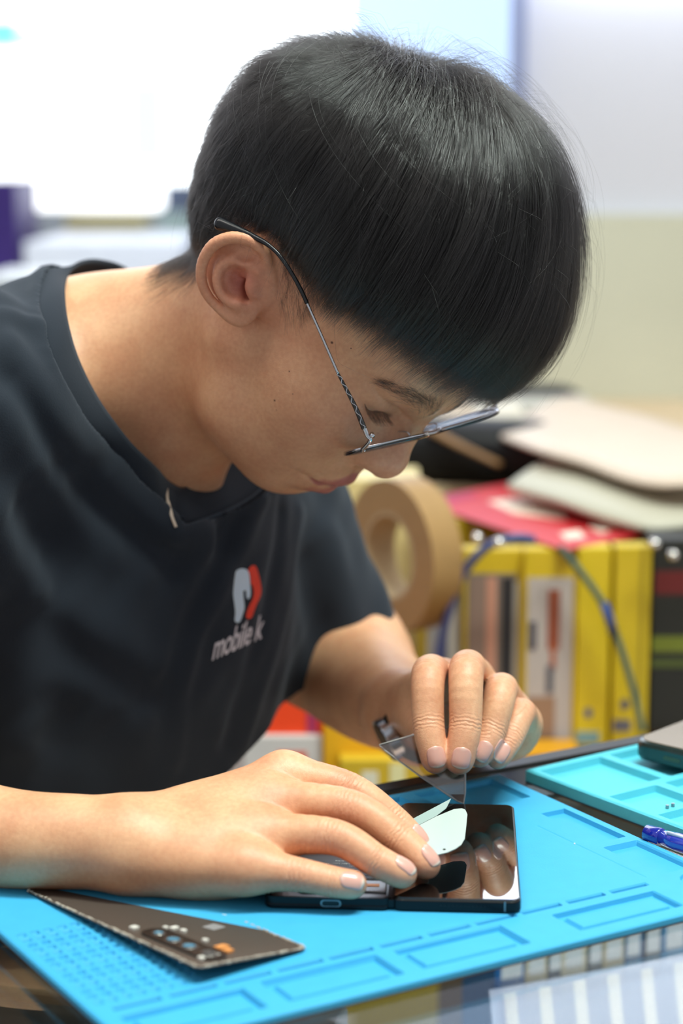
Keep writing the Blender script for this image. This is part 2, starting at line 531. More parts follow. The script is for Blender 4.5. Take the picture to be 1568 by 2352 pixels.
AX = np.array([.55, .835, 0.0]); FR = np.array([.835, -.55, 0.0]); TA = np.stack([AX, FR, np.array([0, 0, 1.0])])
SEAM_PX = [(85, 700, 1.235), (98, 780, 1.198), (128, 870, 1.176), (180, 968, 1.168), (245, 1050, 1.172), (315, 1125, 1.184), (385, 1195, 1.205), (425, 1215, 1.235),
    (480, 1150, 1.300), (530, 1030, 1.360), (510, 850, 1.405), (420, 715, 1.425), (325, 655, 1.41), (240, 635, 1.38), (165, 640, 1.34), (108, 662, 1.285)]
SEAM = np.array([P(*q) for q in SEAM_PX])
INNER_PX = [(148, 676, 1.240), (154, 745, 1.209), (179, 830, 1.189), (227, 923, 1.182), (291, 1006, 1.189), (351, 1068, 1.206), (386, 1108, 1.228), (425, 1120, 1.262),
    (462, 1060, 1.305), (480, 970, 1.345), (455, 840, 1.375), (385, 720, 1.385), (300, 624, 1.375), (232, 598, 1.350), (180, 606, 1.315), (155, 638, 1.280)]
INNER = np.array([P(*q) for q in INNER_PX])

def shirt_node():
    k = .05
    yoke = chain(.03, [SHR + np.array([-.02, 0, -.012]), P(150, 900, 1.26), P(330, 985, 1.36), SHL + np.array([-.01, 0, -.012])], [.064, .062, .058, .056])
    chest = ell(P(225, 1270, 1.305), (.165, .108, .17), TA)
    belly = ell(P(172, 1720, 1.32), (.150, .122, .30), TA)
    slR = cone(SHR, P(-470, 1560, 1.12), .066, .078)
    endL = P(770, 1510, 1.43)
    slL = cone(SHL, endL + (endL - SHL) * .3, .054, .053)
    base0 = U([.05, .05, .06, .045, .045], yoke, chest, belly, slR, slL)
    S2 = SEAM.copy(); hit = march(base0, [q[0] for q in SEAM_PX[:8]], [q[1] for q in SEAM_PX[:8]]); S2[:8] = hit
    for _ in range(4):
        d = np.array([float(base0.f(p[None], p, 0.)[0]) for p in S2]); g = fgrad(base0, S2); m = np.clip(d, -.012, .012); m[:8] = 0; S2 = S2 - g * m[:, None]
    SEAM[:] = S2
    nkn = nk_node(); ih = march(nkn, [q[0] for q in INNER_PX[:8]], [q[1] for q in INNER_PX[:8]])
    for i in range(8):
        y = INNER_PX[i][2] - (.009 if i < 6 else 0)
        if np.isfinite(ih[i][1]) and float(nkn.f(ih[i][None], ih[i], 0.)[0]) < .002: y = min(y, ih[i][1] - .005)
        y = max(min(y, S2[i][1] + .030), S2[i][1] - .004)
        INNER[i] = P(INNER_PX[i][0], INNER_PX[i][1], y)
    seam = chain(.0, list(spline(SEAM, 3, True)) + [SEAM[0]], [.0025] * (len(SEAM) * 3 + 1))
    base = U([.05, .05, .06, .045, .045], yoke, chest, belly, slR, slL)
    base = U([.0, .010], base, seam)
    # folds traced where they lie on the cloth: line, height, width
    folds = []
    for line, h, s in [
        ([(20, 800), (75, 880), (140, 985), (215, 1085), (300, 1165), (390, 1225), (470, 1240)], .0065, .0085),
        ([(0, 930), (70, 1030), (150, 1140), (240, 1260)], .0050, .0100),
        ([(30, 880), (110, 1010), (200, 1130), (300, 1225), (400, 1290)], -.0055, .0080),
        ([(600, 1150), (548, 1260), (480, 1400), (420, 1560), (390, 1740)], .0035, .0055),
        ([(560, 1150), (500, 1280), (430, 1440), (370, 1600)], -.0035, .0070),
        ([(680, 1180), (665, 1330), (625, 1500), (560, 1700)], .0035, .0060),
        ([(645, 1180), (625, 1330), (585, 1500), (520, 1700)], -.0030, .0060),
        ([(60, 1300), (140, 1400), (250, 1470), (350, 1530)], .0040, .0110),
        ([(90, 1420), (190, 1520), (320, 1590)], -.0040, .0100),
        ([(150, 1560), (260, 1600), (330, 1680), (360, 1780)], .0035, .0100),
        ([(0, 1180), (60, 1340), (80, 1500), (60, 1700)], .0060, .0110),
        ([(40, 1180), (120, 1330), (140, 1500), (120, 1700)], -.0050, .0110),
        ([(760, 1230), (775, 1330), (800, 1410), (820, 1450)], .0040, .0090),
        ([(700, 1300), (720, 1400), (745, 1500)], -.0045, .0090),
        ([(80, 740), (10, 720), (-60, 735)], .0030, .0060),
        ([(450, 1120), (500, 1180), (520, 1260)], -.0040, .0090)]:
        L = march(base, [p[0] for p in line], [p[1] for p in line]); L = spline(L, 4)
        folds.append((L, h, s, L.mean(0), np.linalg.norm(L - L.mean(0), axis=1).max()))
    def wav(p):
        x, y, z = p[:, 0], p[:, 1], p[:, 2]
        return (.0011 * np.sin(31 * x + 17 * z + 2.1 * np.sin(19 * y + 23 * z)) + .0007 * np.sin(67 * z - 41 * x + 3 * np.sin(29 * x + 37 * y)) + .0004 * np.sin(140 * x + 90 * y - 60 * z + 2 * np.sin(80 * z)))
    def f(p, bc, br):
        d = base.f(p, bc, br)
        for L, h, s, c, r in folds:
            if np.linalg.norm(bc - c) > br + r + 3 * s: continue
            q = polydist(p, L); d = d - h * np.exp(-.5 * (q / s) ** 2)
        return d - wav(p)
    solid = Nd(f, base.c, base.r)
    # openings
    C = SEAM.mean(0); _, _, vt = np.linalg.svd(SEAM - C); nn = vt[2]
    if nn @ (HO - C) < 0: nn = -nn
    e1 = vt[0]; e2 = np.cross(nn, e1)
    sp = spline(SEAM, 8, True) - C; th = np.arctan2(sp @ e2, sp @ e1); R = np.hypot(sp @ e1, sp @ e2); hh = sp @ nn
    o = np.argsort(th); th, R, hh = th[o], R[o], hh[o]
    TH = np.r_[th - 2 * np.pi, th, th + 2 * np.pi]; RR = np.tile(R, 3); HHt = np.tile(hh, 3)
    def hole(p, bc, br):
        q = p - C; a = np.arctan2(q @ e2, q @ e1); r = np.hypot(q @ e1, q @ e2); hp = q @ nn
        rr = np.interp(a, TH, RR); h0 = np.interp(a, TH, HHt)
        return np.maximum((r - rr - .0004) * .8, -(hp - h0 * 1.0 + .035))
    ax = (endL - SHL); ax /= np.linalg.norm(ax)
    cutp = P(775, 1500, 1.43)
    hx = np.array(P(895, 1425, 1.41)) - np.array(P(650, 1585, 1.43)); hn = np.cross(hx, np.array([.25, .9, .1])); hn /= np.linalg.norm(hn)
    if hn @ ax < 0: hn = -hn
    def cuts(p):
        """positive where there is cloth"""
        near = (p - SHL) @ ax > .03
        a = hole(p, None, None)
        b = np.where(near, -(p - cutp) @ hn, 1.0)
        return np.minimum(np.minimum(a, b), p[:, 2] + .24)
    return solid, cuts, (C, nn)

def cut_mesh(V, Q, cuts):
    c = cuts(V); keep = (c[Q] > 0).sum(1) >= 2
    Q = Q[keep]
    e = .0005
    for _ in range(2):
        c = cuts(V); m = c < 0
        m &= np.isin(np.arange(len(V)), Q)
        g = np.stack([cuts(V[m] + np.eye(3)[i] * e) - cuts(V[m] - np.eye(3)[i] * e) for i in range(3)], 1) / (2 * e)
        V[m] -= g * (c[m] / (np.einsum('ij,ij->i', g, g) + 1e-6))[:, None].clip(-.006, .006)
    used = np.unique(Q); mp = np.full(len(V), -1); mp[used] = np.arange(len(used))
    return V[used], mp[Q]

def ribbon(name, A, B, mat, parent=None, n=6, th=.0022, rows_n=7, bulge=.0):
    a = spline(A, n, True); b = spline(B, n, True); N = len(a); rows = []
    for t in np.linspace(0, 1, rows_n):
        m = a + (b - a) * t
        if bulge:
            nn = np.cross(np.roll(m, -1, 0) - np.roll(m, 1, 0), b - a); nn /= np.linalg.norm(nn, axis=1)[:, None] + 1e-9
            m = m + nn * bulge * math.sin(math.pi * t)
        rows.append(m)
    V = np.concatenate(rows)
    Q = [(i * N + j, i * N + (j + 1) % N, (i + 1) * N + (j + 1) % N, (i + 1) * N + j) for i in range(rows_n - 1) for j in range(N)]
    o = mesh_np(name, V, np.array(Q), mat, parent)
    md = o.modifiers.new('s', 'SOLIDIFY'); md.thickness = th; md.offset = 0
    return o
# ------------------------------------------------------------------ hair
def make_curves(name, strands, radii, mat, parent=None):
    """strands: list of arrays (n,3); radii: list of arrays"""
    hc = bpy.data.hair_curves.new(name)
    hc.add_curves([len(s) for s in strands])
    pos = np.concatenate(strands).astype(np.float32)
    hc.attributes['position'].data.foreach_set('vector', pos.ravel()) if 'position' in hc.attributes else hc.points.foreach_set('position', pos.ravel())
    at = hc.attributes.get('radius') or hc.attributes.new('radius', 'FLOAT', 'POINT')
    at.data.foreach_set('value', np.concatenate(radii).astype(np.float32))
    o = bpy.data.objects.new(name, hc); COL.objects.link(o); hc.materials.append(mat)
    if parent is not None: o.parent = parent
    return o

def hair_mat(name, col, rough=.28, rrough=.35):
    m = bpy.data.materials.new(name); m.use_nodes = True; nt = m.node_tree; nt.nodes.clear()
    h = nt.nodes.new('ShaderNodeBsdfHairPrincipled'); o = nt.nodes.new('ShaderNodeOutputMaterial')
    h.parametrization = 'COLOR'
    h.inputs['Color'].default_value = (*col, 1)
    h.inputs['Roughness'].default_value = rough; h.inputs['Radial Roughness'].default_value = rrough
    for nme, v in (('Random Roughness', .2), ('Random Color', .3)):
        if nme in h.inputs: h.inputs[nme].default_value = v
    nt.links.new(h.outputs[0], o.inputs[0])
    return m

CC = np.array([-.008, 0, .036])                       # centre of the skull (head frame)
WD = np.array([-.060, -.004, .086]); WD /= np.linalg.norm(WD)      # whorl
W1 = np.array([1.0, 0, 0]) - WD * WD[0]; W1 /= np.linalg.norm(W1)     # azimuth 0: towards the face
W2 = np.cross(W1, WD)                                              # azimuth +90: his right side (-l)
def s_dir(phi, psi):
    phi = np.asarray(phi)[..., None]; psi = np.asarray(psi)[..., None]
    return np.cos(phi) * WD + np.sin(phi) * (np.cos(psi) * W1 + np.sin(psi) * W2)
def s_pol(q):
    d = q - CC; d = d / np.linalg.norm(d, axis=-1, keepdims=True)
    return np.arccos(np.clip(d @ WD, -1, 1)), np.arctan2(d @ W2, d @ W1)

class Scalp:
    """distance from the skull centre to the skin, as a table over (phi, psi)"""
    def __init__(s, node):
        s.np_, s.nq = 72, 144
        ph = np.linspace(0, math.pi * .92, s.np_); ps = np.linspace(-math.pi, math.pi, s.nq + 1)
        A, B = np.meshgrid(ph, ps, indexing='ij'); D = s_dir(A.ravel(), B.ravel())
        D = D @ HM.T; o = HO + HM @ CC
        t = np.full(len(D), .135)
        for _ in range(60):
            p = o + D * t[:, None]; d = node.f(p, o, 0.2)
            t = t - np.clip(d, -.004, .004) * .9
        s.T = t.reshape(s.np_, s.nq + 1); s.ph, s.ps = ph, ps
    def r(s, phi, psi):
        psi = (psi + math.pi) % (2 * math.pi) - math.pi
        a = np.clip(phi / s.ph[-1] * (s.np_ - 1), 0, s.np_ - 1.001); b = np.clip((psi + math.pi) / (2 * math.pi) * s.nq, 0, s.nq - .001)
        i = a.astype(int); j = b.astype(int); u = a - i; v = b - j; T = s.T
        return (T[i, j] * (1 - u) * (1 - v) + T[i + 1, j] * u * (1 - v) + T[i, j + 1] * (1 - u) * v + T[i + 1, j + 1] * u * v)
    def P(s, phi, psi, h):
        return s_dir(phi, psi) * (s.r(phi, psi) + h)[..., None] + CC

def to_w(q): return HO + q @ HM.T
def tabf(tab):
    x = np.array([t[0] for t in tab]); y = np.array([t[1] for t in tab])
    return lambda psi: np.interp(np.abs((np.asarray(psi) + math.pi) % (2 * math.pi) - math.pi), x, y)
EDGE = tabf([(0, 2.00), (.28, 1.98), (.45, 1.93), (.59, 1.90), (.71, 1.87), (.79, 1.84), (.96, 1.79), (1.20, 1.75), (1.31, 1.68), (1.44, 1.58), (1.61, 1.47), (1.85, 1.44), (2.05, 1.52), (2.2, 1.72), (2.44, 1.90), (3.15, 1.98)])
LINE = tabf([(0, 1.55), (.6, 1.55), (.9, 1.58), (1.15, 1.72), (1.28, 1.96), (1.42, 2.06), (1.50, 1.95), (1.57, 1.58), (1.61, 1.45), (1.85, 1.41), (2.02, 1.52), (2.10, 1.72), (2.30, 1.95), (2.6, 2.06), (3.15, 2.10)])
LENG = tabf([(0, .125), (.8, .120), (1.2, .105), (1.5, .070), (1.9, .050), (2.4, .042), (3.15, .040)])
HMAX = tabf([(0, .0265), (.6, .0260), (1.2, .022), (1.6, .014), (2.0, .009), (3.15, .009)])

def hgt(ph, ps):
    """how far the outer hair stands off the scalp"""
    top = np.clip((1.45 - ph) / .75, 0, 1); top = top * top * (3 - 2 * top)
    return HMAX(ps) * (1 - top) + (.0290 - .001 * np.abs(ps)) * top + .007 * np.clip(np.cos(ps), 0, 1) ** 1.5 * np.exp(-.5 * ((ph - .75) / .36) ** 2)

def build_hair(sc, parent, N=60000, NS=22000):
    R0 = .115
    S, Rr = [], []
    mat = hair_mat('black_hair', (.0048, .0042, .0040), .15, .27)
    # ---- the long layer
    K = N * 3
    z = np.where(rng.random(K) < .16, rng.uniform(.86, 1, K), rng.uniform(-.35, 1, K)); phi0 = np.arccos(z); psi0 = rng.uniform(-math.pi, math.pi, K)
    ok = (phi0 < LINE(psi0)) & (phi0 < 1.62) & ((psi0 > -2.2) | (phi0 < 1.1)); phi0, psi0 = phi0[ok][:N], psi0[ok][:N]; n = len(phi0)
    # neighbouring strands gather in locks
    cell = .06
    key = (np.floor(phi0 / cell).astype(int) * 977 + np.floor(psi0 * np.sin(phi0) / cell + 1000).astype(int) * 13) % 8191
    g = np.random.default_rng(5)
    cph, cps, chh, csw, clen = g.normal(0, .022, 8192), g.normal(0, .05, 8192), g.normal(0, .17, 8192), g.normal(0, .20, 8192), g.normal(1, .07, 8192)
    cu = (np.floor(psi0 * np.sin(phi0) / cell) + .5) * cell / np.maximum(np.sin(phi0), .12)
    Ls = LENG(psi0) * clen[key] * rng.normal(1, .10, n)
    topk = np.clip((.55 - phi0) / .55, 0, 1); Ls *= 1 - .35 * topk * (np.abs(psi0) > 1.6)
    NP = 13; T = np.linspace(0, 1, NP)
    stray = rng.random(n) < .035
    lift = np.where(stray, rng.uniform(.0, .006, n), 0)
    hr = rng.uniform(.55, 1.0, n) ** .6
    pj = rng.normal(0, .020, n); ej = rng.normal(0, .012, n) + csw[key] * .20
    dens = np.zeros((n, NP, 3))
    dphi = Ls / R0
    end = EDGE(psi0 + .30) + ej
    root_up = np.clip(1 - phi0 / .40, 0, 1); sl = .024 - .013 * np.clip(1 - phi0 / .7, 0, 1)
    fr = np.minimum(1, np.maximum(.12, (end - phi0) / dphi))      # clipped where the cut line is
    for i, t in enumerate(T):
        s = t * Ls * fr
        ph = phi0 + t * dphi * fr
        sw = .30 * (ph - phi0) * (1 + csw[key]) * np.clip(1.25 - .25 * np.abs(psi0), .3, 1)
        ps = psi0 + sw + (cu + cps[key] * .4 / np.maximum(np.sin(phi0), .2) - psi0) * .72 * t ** 1.2 * (~stray) + pj * t * t * 1.2 + stray * pj * 3 * t * t
        H_ = hgt(ph, ps)
        edge_in = np.clip((ph - EDGE(ps) + .45) / .45, 0, 1)
        H_ = H_ * (1 - .42 * edge_in ** 2)
        h = H_ * (1 - np.exp(-s / sl)) * hr * (1 + chh[key] * t) + lift * t + .0006
        h = h + root_up * .007 * np.sin(math.pi * np.minimum(t * 1.6, 1)) * rng.uniform(.2, 1.2, n) * 1.0
        ph2 = np.minimum(ph, EDGE(ps) + ej + .03)
        dens[:, i] = sc.P(ph2, ps, h)
    dens[:, 1:] += np.cumsum(rng.normal(0, .00022, (n, NP - 1, 3)), axis=1)
    w = to_w(dens.reshape(-1, 3)).reshape(n, NP, 3)
    rad = np.tile(np.interp(T, [0, .7, 1], [.000078, .000068, .000014]), (n, 1))
    S += list(w); Rr += list(rad)
    # ---- the short sides and nape
    K = NS * 4
    z = rng.uniform(-.56, .55, K); phi0 = np.arccos(z); psi0 = rng.uniform(-math.pi, math.pi, K)
    le = LINE(psi0) + rng.normal(0, .035, K)
    ok = (phi0 < le) & (np.abs(psi0) > .9) & (psi0 > -2.0) | ((phi0 < le) & (psi0 < -2.6))
    side = np.abs(np.abs(psi0) - 1.42) < .13
    thin = side & (phi0 > 1.62) & (rng.random(K) < .45 + 1.3 * np.clip(phi0 - 1.68, 0, .4)); ok &= ~thin
    nape = (np.abs(psi0) > 1.9) & (phi0 > LINE(psi0) - .14) & (rng.random(K) < .40); ok &= ~nape
    phi0, psi0 = phi0[ok][:NS], psi0[ok][:NS]; n = len(phi0)
    back = np.abs(psi0) > 1.8
    Ls = np.where(back, rng.uniform(.010, .024, n), rng.uniform(.009, .021, n)) * np.clip((LINE(psi0) + .18 - phi0) / .35, .45, 1)
    NP = 6; T = np.linspace(0, 1, NP); dens = np.zeros((n, NP, 3)); a = rng.normal(0, .25, n) + np.where(back, .15, -.45) * np.sign(psi0); li = rng.uniform(.10, .42, n)
    for i, t in enumerate(T):
        ph = phi0 + Ls * t / R0 * np.cos(a); ps = psi0 + Ls * t / R0 * np.sin(a) / np.maximum(np.sin(phi0), .3) + rng.normal(0, .002, n)
        dens[:, i] = sc.P(ph, ps, Ls * li * t * (1 - .45 * t) + .0003)
    w = to_w(dens.reshape(-1, 3)).reshape(n, NP, 3)
    S += list(w); Rr += list(np.tile(np.linspace(.000045, .000012, NP), (n, 1)))
    # ---- loose hairs standing off the crown and the fringe
    n = 420; phi0 = np.abs(rng.normal(.35, .45, n)); psi0 = rng.uniform(-2.2, 2.6, n); NP = 16; T = np.linspace(0, 1, NP)
    for k in range(n):
        L_ = rng.uniform(.05, .12); li = rng.uniform(.10, .38); am = rng.normal(0, .35); cu = rng.normal(0, .18); ed = EDGE(psi0[k])
        ph = phi0[k] + L_ * T / R0 * .85; ps = psi0[k] + (am * T + cu * T ** 2 * 2) * .5 / max(.35, math.sin(phi0[k]))
        h = .006 + hgt(ph, ps) * np.minimum(1, T * 3) + li * L_ * np.sin(T * rng.uniform(1.2, 2.8)) * .35
        q = sc.P(np.minimum(ph, ed + .12), ps, h * np.minimum(1, T * 5 + .15)); S.append(to_w(q)); Rr.append(np.linspace(.000045, .000015, NP))
    return make_curves('hair', S, Rr, mat, parent)

def on_skin(node, q):
    """head-frame points pressed onto the skin"""
    p = to_w(np.asarray(q, float)); 
    for _ in range(5):
        d = feval(node, p, 0); p = p - fgrad(node, p) * d[:, None]
    return p

def LASH(t):
    return .0900 - .0125 * t ** 1.6, .0175 + .0295 * t, .0060 + .0090 * t ** 1.3 - .0022 * np.sin(math.pi * t)

def build_brows(node, parent):
    mat = hair_mat('brow_hair', (.020, .014, .011), .3, .4)
    out = []
    for sgn, nm in ((-1, 'eyebrow'), (1, 'eyebrow')):
        S, R = [], []
        n = 760; t = rng.random(n); v = rng.normal(0, .33, n)
        f = .0960 - .0165 * t ** 1.6; l = sgn * (.008 + .043 * t); u = .0295 + .0065 * np.sin(t * 2.2) - .004 * t ** 3 + v * (.0105 - .0060 * t)
        base = on_skin(node, np.stack([f, l, u], 1)); g = fgrad(node, base)
        for k in range(n):
            L_ = rng.uniform(.006, .011) * (1 - .25 * t[k])
            d = HM @ np.array([-.10 - .3 * t[k], sgn * (.45 + .55 * t[k]), .75 - 1.0 * t[k] + rng.normal(0, .18)]); d -= g[k] * (d @ g[k]) * .9; d /= np.linalg.norm(d)
            T = np.linspace(0, 1, 6)[:, None]
            S.append(base[k] + d * L_ * T + g[k] * L_ * (.28 * T - .30 * T ** 2) + HM @ np.array([0, 0, -1]) * .0016 * T ** 2 * rng.uniform(0, 1.3)); R.append(np.linspace(.000050, .000012, 6))
        out.append(make_curves(nm, S, R, mat, parent))
        S, R = [], []
        n = 120; t = np.linspace(.04, .95, n)
        t = np.clip(t, 0, 1); f, l, u = LASH(t); l = l * sgn
        base = on_skin(node, np.stack([f, l, u], 1))
        for k in range(n):
            L_ = rng.uniform(.0075, .0105) * (.8 + .3 * math.sin(math.pi * min(1, max(0, t[k]))))
            d = HM @ np.array([.85, sgn * (.05 + .50 * (t[k] - .3)) + rng.normal(0, .10), -.38]); d /= np.linalg.norm(d); c = HM @ np.array([.25, 0, .9])
            T = np.linspace(0, 1, 7)[:, None]
            S.append(base[k] - d * .0004 + d * L_ * T + c * L_ * .40 * T ** 2); R.append(np.linspace(.000140, .000020, 7))
        out.append(make_curves('eyelashes', S, R, mat, parent))
    return out
# ------------------------------------------------------------------ repair mats
def heightfield(name, W, D, vox, hf, z0, mat, M, parent=None, skirt=-.0035):
    nx, ny = int(round(W / vox)) + 1, int(round(D / vox)) + 1
    x = np.linspace(0, W, nx); y = np.linspace(0, D, ny); X, Y = np.meshgrid(x, y, indexing='ij')
    Z = z0 + hf(X, Y)
    V = np.stack([X.ravel(), Y.ravel(), Z.ravel()], 1)
    i, j = np.meshgrid(np.arange(nx - 1), np.arange(ny - 1), indexing='ij'); a = (i * ny + j).ravel()
    Q = np.stack([a, a + ny, a + ny + 1, a + 1], 1)
    ring = [k * ny for k in range(nx)] + [(nx - 1) * ny + k for k in range(1, ny)] + [k * ny + ny - 1 for k in range(nx - 2, -1, -1)] + [k for k in range(ny - 2, 0, -1)]
    ring = np.array(ring); n = len(ring); Vb = V[ring].copy(); Vm = V[ring].copy(); Vb[:, 2] = skirt
    base = len(V); V = np.concatenate([V, Vb]); nxt = np.roll(np.arange(n), -1)
    Qs = np.stack([ring, base + np.arange(n), base + nxt, ring[nxt]], 1)
    V = V @ np.array(M.to_3x3()).T + np.array(M.translation)
    return mesh_np(name, V, np.concatenate([Q, Qs]), mat, parent, smooth=False)

def rect_sd(X, Y, r):
    x0, y0, x1, y1 = [v / 1000 for v in r[:4]]
    return np.maximum(np.maximum(x0 - X, X - x1), np.maximum(y0 - Y, Y - y1))

def recess(rects, depth, e=.0008):
    def f(X, Y):
        z = np.zeros_like(X)
        for r in rects:
            d = rect_sd(X, Y, r); dp = r[4] / 1000 if len(r) > 4 else depth
            z = np.minimum(z, -dp * np.clip(-d / e, 0, 1))
        return z
    return f

def silicone(name, rgb):
    m = pbr(name, rgb, .62, spec=.35, noise=.06, nscale=90, bump=.15, bscale=900)
    return m

def frustum_frame(): pass

MA = math.radians(30.8); MO = G(305, 2412)
MAT_M = Matrix.Translation((MO[0], MO[1], 0)) @ Matrix.Rotation(MA, 4, 'Z')
def mp(x, y, z=0.0):
    v = MAT_M @ Vector((x / 1000, y / 1000, z)); return np.array(v)

def build_mat():
    o = empty('repair_mat', 'bright blue silicone repair mat with grooves, lying under both hands', 'mat', loc=(MO[0], MO[1], 0))
    slots = [(9.7 + 27.9 * k, 40.5, 33.7 + 27.9 * k, 44.5) for k in range(11)]
    comps = [(9, 9, 70, 34), (80, 9, 142, 35), (152, 9, 214, 35.5), (244, 9, 309, 33)]
    inner = []
    grid = [(5 + 7 * i, 50 + 7 * j, 9.4 + 7 * i, 54.4 + 7 * j) for i in range(8) for j in range(14)]
    right = [(290, 190, 346, 230), (333, 106, 350, 163), (328, 50, 351, 98), (232, 214, 280, 230), (170, 214, 222, 230), (110, 214, 160, 230)]
    grooves = [(317.5, 50, 319, 146, .5)]
    big = recess(slots, .0032); cmp_ = recess(comps + right, .0028); gr = recess(grid, .0016, .0007); gv = recess(grooves, .0010)
    field = recess([(4, 48, 314, 208, .7)], .0007)
    def hf(X, Y):
        z = np.minimum(np.minimum(big(X, Y), cmp_(X, Y)), gv(X, Y))
        z = np.minimum(z, gr(X, Y))
        r = np.abs(np.hypot(X - .341, Y - .034) - .0085) - .0016; z = np.minimum(z, -.0016 * np.clip(-r / .0007, 0, 1))
        # the floor of each compartment rises to a flat island
        for c in comps:
            d = -rect_sd(X, Y, c); z = np.where(d > .0042, np.maximum(z, -.0030 + .0020 * np.clip((d - .0042) / .0012, 0, 1)), z)
        e = np.minimum(np.minimum(X, .356 - X), np.minimum(Y, .2365 - Y)); z = z - .0009 * np.clip(1 - e / .0016, 0, 1) ** 2
        return z
    a = heightfield('mat_top', .356, .2365, .00075, hf, 0, silicone('blue_silicone', (58, 158, 204)), MAT_M, skirt=-.0036)
    a.parent = o; a.matrix_parent_inverse = Matrix.Translation((MO[0], MO[1], 0)).inverted()
    M2 = MAT_M
    b = prism('mat_backing', rrect(.357, .2375, .002, 2, .178, .11825), -.0045, -.0036, pbr('black_rubber', (22, 24, 28), .7), None, .0004, 1, M2)
    reparent(b, o)
    return o

def reparent(o, p):
    """keep the world place while hanging o under p"""
    o.parent = p; o.matrix_parent_inverse = Matrix.Translation(Vector(p.location) + (Vector(p.parent.location) if p.parent else Vector((0, 0, 0)))).inverted()

def under(p, *os):
    for o in os: reparent(o, p)

def build_mat2():
    c = G(1207, 1766, .004); d1 = math.radians(-54.5)
    M = Matrix.Translation((c[0], c[1], 0)) @ Matrix.Rotation(d1, 4, 'Z')
    o = empty('parts_tray_mat', 'pale turquoise silicone mat with raised rims behind the larger blue mat', 'mat', loc=(c[0], c[1], 0))
    W, D = .26, .17
    rects = [(6, 6, 60, 56), (67, 6, 100, 44), (108, 6, 168, 60), (67, 52, 100, 90), (6, 64, 60, 90), (176, 6, 250, 60), (6, 98, 250, 162), (108, 68, 250, 90)]
    f = recess([(4, 4, 256, 166, .8)], .0008); g = recess(rects, .0050)
    def hf(X, Y):
        z = np.minimum(f(X, Y), g(X, Y)); e = np.minimum(np.minimum(X, W - X), np.minimum(Y, D - Y)); return z - .0012 * np.clip(1 - e / .002, 0, 1) ** 2
    a = heightfield('mat_top', W, D, .0012, hf, .004, silicone('turquoise_silicone', (84, 186, 204)), M, skirt=-.0040); reparent(a, o)
    b = prism('mat_backing', rrect(W + .001, D + .001, .002, 2, W / 2, D / 2), -.0045, -.0038, pbr('dark_backing', (22, 40, 48), .7), None, 0, 1, M); reparent(b, o)
    return o

# ------------------------------------------------------------------ the opened folding phone
PH_O = G(1197, 2070, .007); PA = math.radians(-4.8 + 1.3)
PH_M = Matrix.Translation((PH_O[0], PH_O[1], 0)) @ Matrix.Rotation(PA, 4, 'Z')       # x from -.129 to 0, y from 0 to .152
def ph(x, y, z=.007): return np.array(PH_M @ Vector((x, y, z)))

def text_obj(name, body, size, M, mat, parent=None, extrude=.00003, align='LEFT', bold=0.0, shear=0):
    cu = bpy.data.curves.new(name, 'FONT'); cu.body = body; cu.size = size; cu.extrude = extrude; cu.align_x = align; cu.offset = bold; cu.shear = shear
    t = bpy.data.objects.new(name, cu); COL.objects.link(t); bpy.context.view_layer.update()
    dg = bpy.context.evaluated_depsgraph_get(); me = bpy.data.meshes.new_from_object(t.evaluated_get(dg)); COL.objects.unlink(t); bpy.data.objects.remove(t)
    me.transform(M); me.name = name
    return link(bpy.data.objects.new(name, me), mat, parent)

